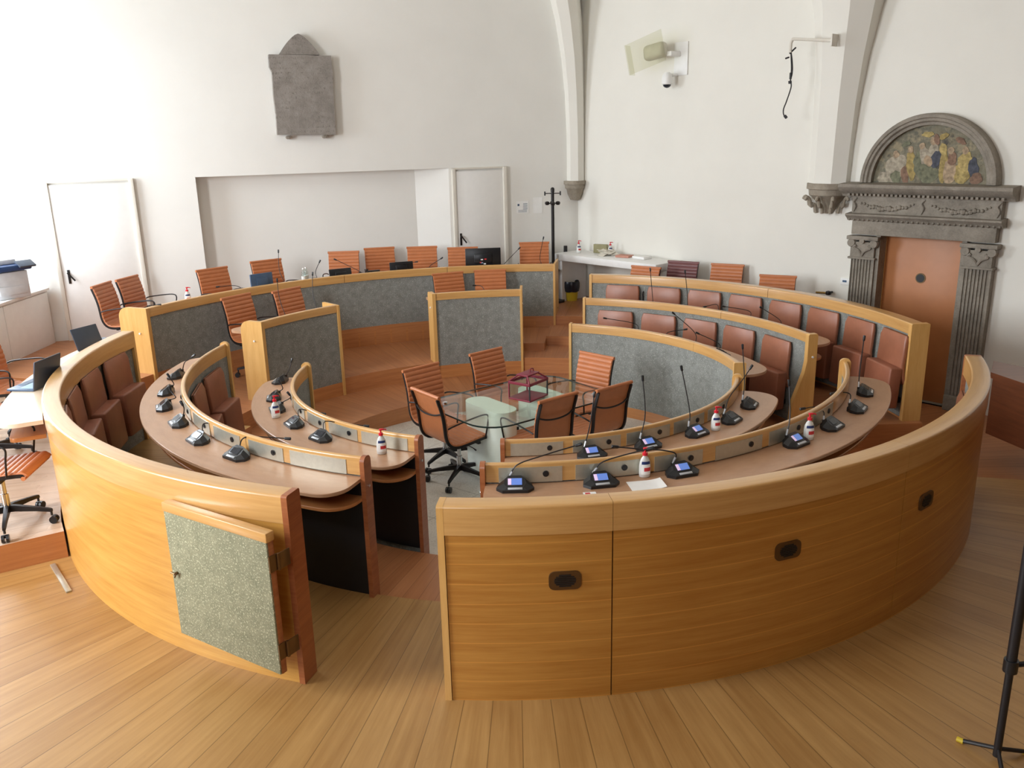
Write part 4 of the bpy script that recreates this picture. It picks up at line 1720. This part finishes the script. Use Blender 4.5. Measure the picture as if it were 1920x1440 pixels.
mb.lathe([(.085, .48), (.095, .48), (.095, .50), (.085, .50), (.085, .48)], 20)
mb.tube([(0, 0, .49), (.09, 0, .49)], .006, 6)
mb.build('umbrella_ring', M['blackmetal'], cs)

# corner: bin, post, white side table
yb = thing('waste_bin', 'yellow waste bin with a dark bag by the corner side table', 'bin', (.905, 5.52, Z_T3))
mb = MB()
mb.lathe([(0, 0), (.09, 0), (.115, .27), (.108, .27), (.085, .01), (0, .01)], 18)
mb.build('bin_body', M['yellow'], yb)
bag(yb, .12, .29, .15)
pst = thing('black_post', 'slim black floor post beside the white side table in the corner', 'post', (.83, 5.70, Z_T3))
mb = MB()
mb.box((0, 0, .41), (.055, .055, .82), bev=.004)
mb.build('shaft', M['dark'], pst)
mb = MB()
mb.lathe([(0, 0), (.12, 0), (.12, .02), (0, .022)], 20)
mb.build('base', M['dark'], pst)

# side table: white slab with a thick panel leg, along the right wall from the corner
dW = Vector((cos(RZ2), sin(RZ2), 0))
nW = Vector((sin(RZ2), -cos(RZ2), 0))       # into the room
tbase = Vector((CB[0], CB[1], 0))
wt = thing('side_table', 'long white side table with a waterfall panel leg along the right wall', 'table', tbase + dW * 1.05 + nW * .32, RZ2)
mb = MB()
mb.box((0, 0, 1.04), (1.95, .58, .10), bev=.006)
mb.build('table_top', M['white'], wt)
for x in (-.88, .90):
    mb = MB()
    mb.box((x, .0, (Z_T3R + .99) / 2), (.10, .54, .99 - Z_T3R - .0), bev=.004)
    mb.build('leg', M['white'], wt)


def tabled(x, y):
    return wt.matrix_basis @ Vector((x, y, 1.091))


def on_table(name, lab, cat, x, y, s, mat, rz=0, bev=.003):
    mb = MB()
    mb.box((0, 0, s[2] / 2), s, bev=bev)
    o = mb.build(name, mat)
    p = tabled(x, y)
    o.location, o.rotation_euler = p, (0, 0, RZ2 + rz)
    return tag(o, lab, cat)


on_table('folder', 'olive cardboard folder standing on the white side table', 'folder', -.45, .18, (.22, .05, .13), plain('olive_card', (150, 144, 108), .7), .3)
on_table('box', 'flat reddish box on the white side table', 'box', .13, .05, (.22, .16, .03), plain('salmon_box', (190, 132, 112), .6), .2)
on_table('box', 'flat white box on the white side table', 'box', .43, .08, (.24, .16, .035), M['white'], -.1)
mb = MB()
rnd = random.Random(3)
for i in range(7):
    m = Matrix.Translation((rnd.uniform(-.07, .07), rnd.uniform(-.05, .05), .03 + i * .006)) @ Matrix.Rotation(rnd.uniform(-.5, .5), 4, 'X') @ Matrix.Rotation(rnd.uniform(-.5, .5), 4, 'Y') @ Matrix.Rotation(rnd.uniform(0, 3), 4, 'Z')
    mb.box((0, 0, 0), (.17, .11, .004), m)
o = mb.build('paper_heap', plain('cream_paper', (222, 216, 202), .7))
o.location = tabled(-.19, .05)
tag(o, 'loose heap of cream papers on the white side table', 'papers')

# ---------------------------------------------------------------- vault ribs and their stone corbels


def rib(name, base, rz, secs, mat, label):
    """secs: (z, x0, x1, y0, y1, lean_x, lean_y): chamfered section sizes by height, local y points into the wall"""
    mb = MB()
    rings = []
    for z, hw, d, lx, ly in secs:
        poly = [(-hw, .25), (-hw, -d * .45), (-hw * .45, -d), (hw * .45, -d), (hw, -d * .45), (hw, .25)]
        rings.append([(x + lx, y + ly, z) for x, y in poly])
    mb.loft(rings)
    o = mb.build(name, mat, sharp=20)
    o.location, o.rotation_euler = base, (0, 0, rz)
    return struct(o, label)


rib('trim_2', (CB[0] - .03, CB[1] - .04, 0), (RZ1 + RZ2) / 2, [(2.14, .13, .16, 0, 0), (2.8, .13, .17, 0, -.01), (3.4, .135, .19, -.01, -.05), (3.9, .15, .21, -.03, -.12), (4.4, .17, .24, -.07, -.24), (4.9, .20, .28, -.13, -.42), (5.5, .25, .3, -.25, -.72), (6.3, .3, .3, -.4, -1.3), (6.9, .3, .3, -.6, -1.9)], M['plaster'], 'white vault rib in the corner')
s2 = 4.15
b2 = tbase + dW * s2
rib('trim_3', b2, RZ2, [(2.19, .235, .20, 0, 0), (2.6, .24, .21, .01, 0), (3.1, .255, .23, .03, -.01), (3.6, .29, .26, .06, -.03), (4.1, .35, .30, .10, -.07), (4.6, .46, .36, .13, -.16), (5.2, .72, .5, .12, -.45), (6.0, 1.0, .6, .14, -.8), (6.9, 1.4, .7, .15, -1.3)], M['plaster'], 'broad white vault springing above the carved corbel')


def corbel(name, label, base, rz, ztop, hw, d, h, carved):
    r = thing(name, label, 'corbel', (base[0], base[1], ztop - h), rz)
    mb = MB()
    secs = [(h, hw * 1.18, d * 1.15), (h * .82, hw * 1.18, d * 1.15), (h * .80, hw * 1.08, d * 1.05), (h * .62, hw * 1.05, d), (h * .55, hw * .9, d * .85), (h * .3, hw * (.55 if carved else .8), d * (.55 if carved else .7)), (.0, hw * (.26 if carved else .5), d * (.25 if carved else .3))]
    rings = []
    for z, w, dd in secs:
        rings.append([(w * cos(t), min(.08, -dd * sin(t) + .0) if 0 < t < pi else .10, z) for t in [pi * k / 10 for k in range(11)]])
    mb.loft(rings)
    mb.build('body', M['corbel'], r, sharp=40)
    if carved:
        for i in range(5):
            t = pi * (i + .5) / 5
            for zz, q in ((.46, 1.0), (.22, .66)):
                mb = MB()
                c = Vector((hw * q * cos(t), -d * q * sin(t), h * zz))
                o_ = Vector((cos(t), -sin(t), 0))
                mb.tube(smooth_path([c - Vector((0, 0, .07)), c + o_ * .015, c + o_ * .05 + Vector((0, 0, .035)), c + o_ * .075 + Vector((0, 0, .0))], 4), [.02] * 12 + [.016], 7)
                mb.build('leaf', M['corbel'], r)
    return r


corbel('stone_corbel', 'plain grey stone corbel under the corner rib', (CB[0] - .05, CB[1] - .06), (RZ1 + RZ2) / 2, 2.15, .145, .185, .29, False)
corbel('stone_corbel', 'carved pale stone corbel with leaf scrolls beside the portal', (b2.x, b2.y), RZ2, 2.20, .23, .24, .36, True)

# ---------------------------------------------------------------- stone plaque
pc = w1(-2.79, .03, 2.92)
pq = thing('stone_plaque', 'grey inscribed stone plaque with a pointed gable, high on the rear wall', 'plaque', pc, RZ1)
mb = MB()
out = [(-.385, .0), (.395, -.02), (.40, .30), (.405, .62), (.415, .70), (.41, 1.0), (.25, 1.0), (.10, 1.005), (-.40, 1.01), (-.405, .86), (-.375, .79), (-.385, .5), (-.375, .25)]
m = Matrix.Rotation(pi / 2, 4, 'X')
mb.prism([(x, z) for x, z in out], -.02, .10, m)
mb.build('slab', M['plaque'], pq)
mb = MB()
gab = [(-.27, 1.012)]
for i in range(13):
    t = i / 12
    x = -.25 + .50 * t
    gab.append((x, 1.03 + .24 * (1 - abs(2 * t - 1) ** 1.5)))
gab.append((.26, 1.008))
mb.prism(gab, -.02, .09, m)
mb.build('gable', M['plaque'], pq)
for x in (-.25, .24):
    mb = MB()
    mb.tube([(x, .03, -.04), (x, -.085, -.04)], .022, 8)
    mb.box((x + .02, -.05, -.03), (.05, .06, .03), bev=.004)
    mb.build('bracket', M['stone'], pq)


# ---------------------------------------------------------------- wall fittings on the right wall
def on_w2(x, off=0.0, z=0.0):
    y = CB[1] + (x - CB[0]) * (CC[1] - CB[1]) / (CC[0] - CB[0])
    p = Vector((x, y, z)) + nW * off
    return p


lk = thing('floodlight', 'white wall floodlight with a clear tilted shield', 'light', on_w2(2.33, 0, 3.80), RZ2)
mb = MB()
mb.box((0, -.01, -.03), (.22, .02, .42), bev=.004)
mb.box((-.04, -.12, .03), (.08, .22, .06), bev=.01)
mb.build('wall_plate', M['white'], lk)
mb = MB()
m = Matrix.Translation((-.24, -.26, .07)) @ Matrix.Rotation(radians(-8), 4, 'Y')
mb.box((0, 0, 0), (.34, .16, .20), m, bev=.06, seg=4)
mb.build('housing', plain('ivory_plastic', (206, 202, 186), .5), lk)
mb = MB()
m = Matrix.Translation((-.33, -.36, .06)) @ Matrix.Rotation(radians(-14), 4, 'Y')
mb.box((0, 0, 0), (.62, .006, .40), m)
mb.box((-.32, .05, 0), (.006, .12, .40), m)
mb.build('shield', M['acrylic'], lk)
dc = thing('dome_camera', 'small white dome camera with a dark lens below the floodlight', 'camera', on_w2(2.26, .17, 3.40), RZ2)
mb = MB()
mb.lathe([(0, .20), (.035, .20), (.06, .17), (.072, .12), (.072, .055), (.062, .045), (0, .045)], 18)
mb.tube([(0, .0, .16), (.05, .15, .17)], .02, 8)
mb.build('housing', M['white'], dc)
mb = MB()
mb.lathe([(0, .0), (.03, .008), (.05, .026), (.056, .05), (0, .05)], 18)
mb.build('lens_dome', M['screen_off'], dc)

pb = thing('pipe_bracket', 'white bent pipe bracket projecting from the vault springing', 'bracket', b2 + nW * .40 + Vector((0, 0, 3.80)), RZ2)
mb = MB()
mb.tube(smooth_path([(.10, 0, -.03), (.0, 0, -.02), (-.33, -.04, .02), (-.37, -.045, .01), (-.385, -.045, -.03), (-.385, -.045, -.12)], 6), .018, 10)
mb.build('pipe', M['door_frame'], pb)
mb = MB()
mb.box((.12, .0, -.03), (.02, .13, .13), bev=.003)
mb.build('flange', M['door_frame'], pb)
cbl = thing('hanging_cable', 'dark loose cable with plugs hanging from the white pipe bracket', 'cable', b2 + nW * .44 + Vector((0, 0, 3.70)), RZ2)
mb = MB()
mb.tube(smooth_path([(-.385, 0, .03), (-.375, 0, -.06), (-.36, 0, -.20), (-.365, 0, -.32), (-.35, 0, -.40), (-.40, 0, -.56), (-.43, 0, -.64), (-.425, 0, -.70), (-.395, 0, -.73)], 6), .007, 6)
mb.tube(smooth_path([(-.385, 0, .02), (-.355, 0, -.12), (-.345, 0, -.24), (-.365, 0, -.33)], 6), .006, 6)
mb.build('wire', M['dark'], cbl)
mb = MB()
mb.tube([(-.365, 0, -.24), (-.365, 0, -.31)], .014, 8)
mb.tube([(-.37, 0, -.33), (-.365, 0, -.36)], .02, 8)
mb.tube([(-.41, 0, -.715), (-.385, 0, -.74)], .018, 8)
mb.tube([(-.395, 0, -.03), (-.32, 0, .03)], .009, 6)
mb.tube([(-.445, 0, -.08), (-.40, 0, -.07)], .01, 6)
mb.build('plug', M['dark'], cbl)

th = thing('thermostat', 'small white wall switch left of the stone portal', 'switch', on_w2(4.05, .012, 1.04), RZ2)
mb = MB()
mb.box((0, 0, 0), (.12, .024, .08), bev=.004)
mb.build('cover', M['white'], th)
mb = MB()
mb.box((-.005, -.014, .003), (.05, .006, .025))
mb.build('display', M['bluegrey'], th)
kn = thing('handrail', 'short brass rail end with a round knob on the right wall', 'rail', on_w2(3.94, .10, .89), RZ2)
mb = MB()
mb.tube([(-.16, 0, -.01), (.0, 0, 0)], .013, 8)
mb.build('bar', M['brass'], kn)
mb = MB()
mb.tube([(0, .09, 0), (0, .02, 0)], .014, 8)
mb.lathe([(0, -.03), (.03, -.02), (.035, 0), (.03, .02), (0, .03)], 14)
mb.build('knob', M['blackmetal'], kn)

# ---------------------------------------------------------------- stone portal
po = thing('stone_portal', 'grey carved stone portal with fluted pilasters and a painted lunette', 'portal', (4.63 + .0, 2.07, 0), RZ2)
pc_ = on_w2(4.63)
po.location = (pc_.x, pc_.y, 0)
X = Matrix.Rotation(pi / 2, 4, 'X')     # prism outline (x, z) extruded along -y


def front(poly, d0, d1):
    mb = MB()
    mb.prism(poly, d0, d1, X)
    return mb


for s in (-1, 1):
    x0 = .49 if s > 0 else -.79
    mb = MB()
    n = 7
    prof = [(x0, .0)]
    for i in range(n):
        a = x0 + .02 + (.30 - .04) * i / n
        b = x0 + .02 + (.30 - .04) * (i + 1) / n
        w = b - a
        prof += [(a, -.10), (a + w * .2, -.10), (a + w * .3, -.082), (a + w * .7, -.082), (a + w * .8, -.10)]
    prof += [(x0 + .30, -.10), (x0 + .30, .0)]
    mb.prism(prof, Z_PIT, 1.34)
    pl = mb.build('pilaster', M['stone'], po)
    mb = MB()
    mb.box((x0 + .15, -.055, Z_PIT + .09), (.36, .13, .18), bev=.01)
    mb.build('plinth', M['stone'], pl)
    mb = MB()
    cx = x0 + .15
    mb.box((cx, -.06, 1.35), (.33, .13, .025), bev=.005)
    mb.box((cx, -.055, 1.45), (.29, .11, .18), bev=.006)
    mb.box((cx, -.065, 1.585), (.38, .15, .045), bev=.008)
    for q in (-1, 1):
        mb.lathe([(0, -.03), (.045, -.03), (.055, 0), (.045, .03), (0, .03)], 12, Matrix.Translation((cx + q * .135, -.10, 1.525)) @ Matrix.Rotation(pi / 2, 4, 'X'))
        mb.tube(smooth_path([(cx, -.115, 1.38), (cx + q * .04, -.125, 1.44), (cx + q * .10, -.12, 1.47), (cx + q * .07, -.12, 1.50)], 4), .016, 6)
    mb.lathe([(0, -.02), (.03, -.015), (.03, .015), (0, .02)], 10, Matrix.Translation((cx, -.125, 1.55)) @ Matrix.Rotation(pi / 2, 4, 'X'))
    mb.build('capital', M['stone'], po)
    mb = MB()
    mb.box((s * .475, .08, (1.63 + Z_PIT) / 2), (.05, .30, 1.63 - Z_PIT))
    mb.build('jamb', M['stone'], po)
mb = MB()
mb.box((0, -.05, 1.705), (1.58, .12, .16), bev=.006)
mb.box((0, .08, 1.65), (.96, .24, .04))
mb.build('architrave', M['stone'], po)
mb = MB()
mb.loft([[(x, y, z) for y, z in ((.0, 1.785), (-.11, 1.785), (-.13, 1.81), (-.18, 1.845), (-.18, 1.865), (0, 1.88))] for x in (-.85, .85)])
for i in range(30):
    mb.lathe([(0, -.018), (.018, 0), (0, .018)], 6, Matrix.Translation((-.82 + i * .0566, -.125, 1.797)))
mb.build('lower_cornice', M['stone'], po)
mb = MB()
mb.box((0, -.05, 1.965), (1.62, .10, .19))
fz = mb.build('frieze', M['stone'], po)
for cx in (-.40, .40):
    mb = MB()
    for i in range(17):
        t = -1 + 2 * i / 16
        x = cx + .30 * t
        z = 1.985 - .055 * (1 - t * t)
        q = .012 + .024 * (1 - t * t) * (.75 + .25 * sin(i * 2.3))
        mb.lathe([(0, -q), (q * .8, -q * .6), (q, 0), (q * .8, q * .6), (0, q)], 8, Matrix.Translation((x, -.105, z + .008 * sin(i * 1.7))))
    mb.build('festoon', M['stone'], fz)
for cx in (-.78, 0.0, .78):
    mb = MB()
    mb.tube(smooth_path([(cx + .02, -.10, 2.045), (cx - .01, -.112, 2.0), (cx + .015, -.112, 1.95), (cx - .01, -.10, 1.89)], 4), .013, 6)
    mb.build('ribbon', M['stone'], fz)
mb = MB()
mb.loft([[(x, y, z) for y, z in ((.0, 2.06), (-.11, 2.06), (-.12, 2.08), (-.15, 2.10), (-.21, 2.13), (-.24, 2.17), (-.24, 2.205), (0, 2.22))] for x in (-.935, .935)])
for i in range(34):
    mb.box((-.83 + i * .0503, -.145, 2.085), (.026, .05, .026))
mb.build('cornice', M['stone'], po)
mb = MB()
rings = []
for i in range(37):
    a = pi * i / 36
    ca, sa = cos(a), sin(a)
    rings.append([(r * ca, y, 2.22 + r * sa) for r, y in ((.745, .0), (.745, -.10), (.73, -.13), (.70, -.13), (.69, -.115), (.665, -.115), (.65, -.09), (.622, -.085), (.622, .0))])
mb.loft(rings)
mb.build('arch', M['stone'], po, sharp=25)


def fresco_mat():
    t = NT('faded_fresco')
    v = t.coords('Object')
    n1 = t.noise(v, 5.5, 4, .6)
    n2 = t.noise(v, 22, 4, .6)
    col = t.ramp(n1, [(.30, lin((70, 68, 66))), (.42, lin((126, 118, 96))), (.52, lin((104, 104, 92))), (.64, lin((150, 138, 110))), (.75, lin((96, 92, 82)))])
    col = t.mix(.3, col, t.ramp(n2, [(.35, lin((80, 76, 66))), (.65, lin((176, 164, 136)))]))
    return t.set(color=col, rough=.8)


fm = [fresco_mat()] + [plain('fresco_' + n, c, .8, var=.4, scale=24) for n, c in
                       (('pale', (160, 150, 132)), ('skin', (164, 142, 116)), ('ochre', (158, 138, 86)), ('blue', (74, 76, 86)), ('olive', (112, 112, 90)), ('rust', (128, 100, 82)), ('gold', (172, 152, 98)))]
mb = MB()
half = [(.625 * cos(pi * i / 30), .625 * sin(pi * i / 30) + 2.22) for i in range(31)]
mb.prism(half, .0, .03, X)
rf = random.Random(11)


def blob(mi, pts, d):
    mb.mi = mi
    mb.prism([(x, z + 2.22) for x, z in pts], .03, .03 + d, X)


def ell(cx, cz, a, b, rot=0, n=14, wob=.16):
    out = []
    for k in range(n):
        q = 1 + rf.uniform(-wob, wob)
        x, z = a * q * cos(2 * pi * k / n), b * q * sin(2 * pi * k / n)
        out.append((cx + x * cos(rot) - z * sin(rot), max(.004, cz + x * sin(rot) + z * cos(rot))))
    return out


# generic crowd of robed figures in muted, faded colours
d_ = .002
for cx, cz, a, b, rot, mi in (
        (-.50, .05, .07, .07, 0, 1), (-.40, .12, .10, .15, .2, 1), (-.33, .22, .07, .09, -.3, 1), (-.36, .06, .06, .07, 0, 5), (-.26, .09, .045, .11, .1, 6),
        (-.20, .20, .06, .16, .15, 3), (-.13, .26, .05, .09, -.2, 5), (-.06, .16, .10, .15, .2, 5), (-.07, .30, .05, .10, .2, 1), (.01, .10, .10, .11, 0, 5), (.03, .33, .06, .12, 0, 1),
        (.06, .26, .055, .10, -.3, 4), (-.02, .24, .04, .06, .6, 2), (.15, .18, .045, .18, 0, 3), (.13, .36, .04, .07, .2, 7), (.22, .13, .07, .13, .1, 2), (.23, .26, .05, .07, 0, 6),
        (.36, .12, .09, .13, -.1, 3), (.37, .24, .08, .10, .2, 7), (.34, .08, .05, .08, .3, 7), (.46, .16, .05, .12, .2, 4), (.50, .06, .06, .06, 0, 6),
        (-.38, .31, .035, .042, 0, 2), (-.22, .36, .03, .038, 0, 2), (-.10, .40, .03, .035, 0, 2), (.02, .45, .036, .045, .2, 2), (.21, .35, .032, .04, 0, 2), (.36, .35, .034, .045, 0, 2),
        (.05, .47, .03, .06, .3, 6), (-.05, .52, .06, .03, 0, 7), (.12, .50, .05, .03, .4, 3), (-.28, .42, .05, .03, .4, 5), (.30, .45, .06, .03, -.5, 6)):
    d_ += .00018
    blob(mi, ell(cx, cz, a, b, rot), d_)
mb.build('painted_lunette', fm, po)

# the door leaf
dr = thing('door_3', 'orange brown door leaf with a round window inside the stone portal', 'door', po.location, RZ2)
del dr['category']
struct(dr)
mb = MB()
mb.box((0, .13, (1.635 + Z_PIT) / 2), (.92, .05, 1.635 - Z_PIT), bev=.003)
struct(mb.build('door_leaf', M['orange'], dr))
mb = MB()
mb.box((0, .16, Z_PIT - .06), (.94, .36, .12))
struct(mb.build('door_threshold', M['stone'], dr))
mb = MB()
mb.box((-.452, .098, (1.63 + Z_PIT) / 2), (.016, .02, 1.63 - Z_PIT))
struct(mb.build('door_edge', M['rail'], dr))
mb = MB()
mb.tube([(-.02, .11, 1.15), (-.02, .098, 1.15)], .058, 24)
struct(mb.build('door_rim', M['hinge'], dr))
mb = MB()
mb.tube([(-.02, .10, 1.15), (-.02, .095, 1.15)], .047, 24)
struct(mb.build('door_glass', M['dark'], dr))

# wooden box bench to the right of the portal
bb = thing('wooden_bench', 'reddish wooden box bench with painted-in shade at the right edge, past the parapet', 'bench', (4.95, -.35, 0))
mb = MB()
poly = [(-.47, .42), (-.36, -.06), (-.39, -.6), (-.42, -1.3), (.0, -1.3), (.10, .25), (-.24, .80)]
mb.prism(poly, .0, .545)
mb.build('body', M['shaded_wood'], bb)
mb = MB()
poly2 = [(-.49, .43), (-.38, -.05), (-.41, -.6), (-.44, -1.32), (.02, -1.32), (.12, .25), (-.25, .83)]
mb.prism(poly2, .545, .60)
mb.build('lid', M['shaded_wood'], bb)

# flat metal bar on the floor at the left
fb = MB()
fb.box((0, 0, .006), (.50, .035, .012), bev=.003)
o = fb.build('metal_bar', M['steel'])
o.location, o.rotation_euler = (-3.13, -2.40, 0), (0, 0, atan2(-2.632 + 2.174, -2.946 + 3.307))
tag(o, 'flat metal bar lying on the floor boards beside the left parapet', 'bar')

# stand at the bottom right, cut by the edge of the photo
tp = thing('floor_stand', 'black upright floor stand cut by the right edge of the photo, bottom right', 'stand', (2.19, -4.34, 0))
mb = MB()
mb.tube([(0, 0, .02), (0, 0, .56)], .017, 12)
mb.build('lower_pole', M['dark'], tp)
mb = MB()
mb.tube([(0, 0, .50), (0, 0, 1.75)], .022, 12)
mb.build('upper_pole', M['dark'], tp)
mb = MB()
mb.tube([(0, 0, .47), (0, 0, .53)], .031, 12)
mb.tube([(0, 0, .50), (.07, -.01, .515)], .012, 8)
mb.box((.085, -.012, .517), (.03, .03, .03), bev=.005)
mb.build('clamp', M['blackplastic'], tp)
for a in (.2, 2.3, 4.4):
    d = Vector((cos(a), sin(a), 0))
    mb = MB()
    mb.tube([Vector((0, 0, .06)), d * .16 + Vector((0, 0, .012))], .010, 8)
    l = mb.build('foot', M['dark'], tp)
    mb = MB()
    mb.tube([d * .145 + Vector((0, 0, .013)), d * .175 + Vector((0, 0, .012))], .013, 8)
    mb.build('rubber_tip', M['yellow'], l)
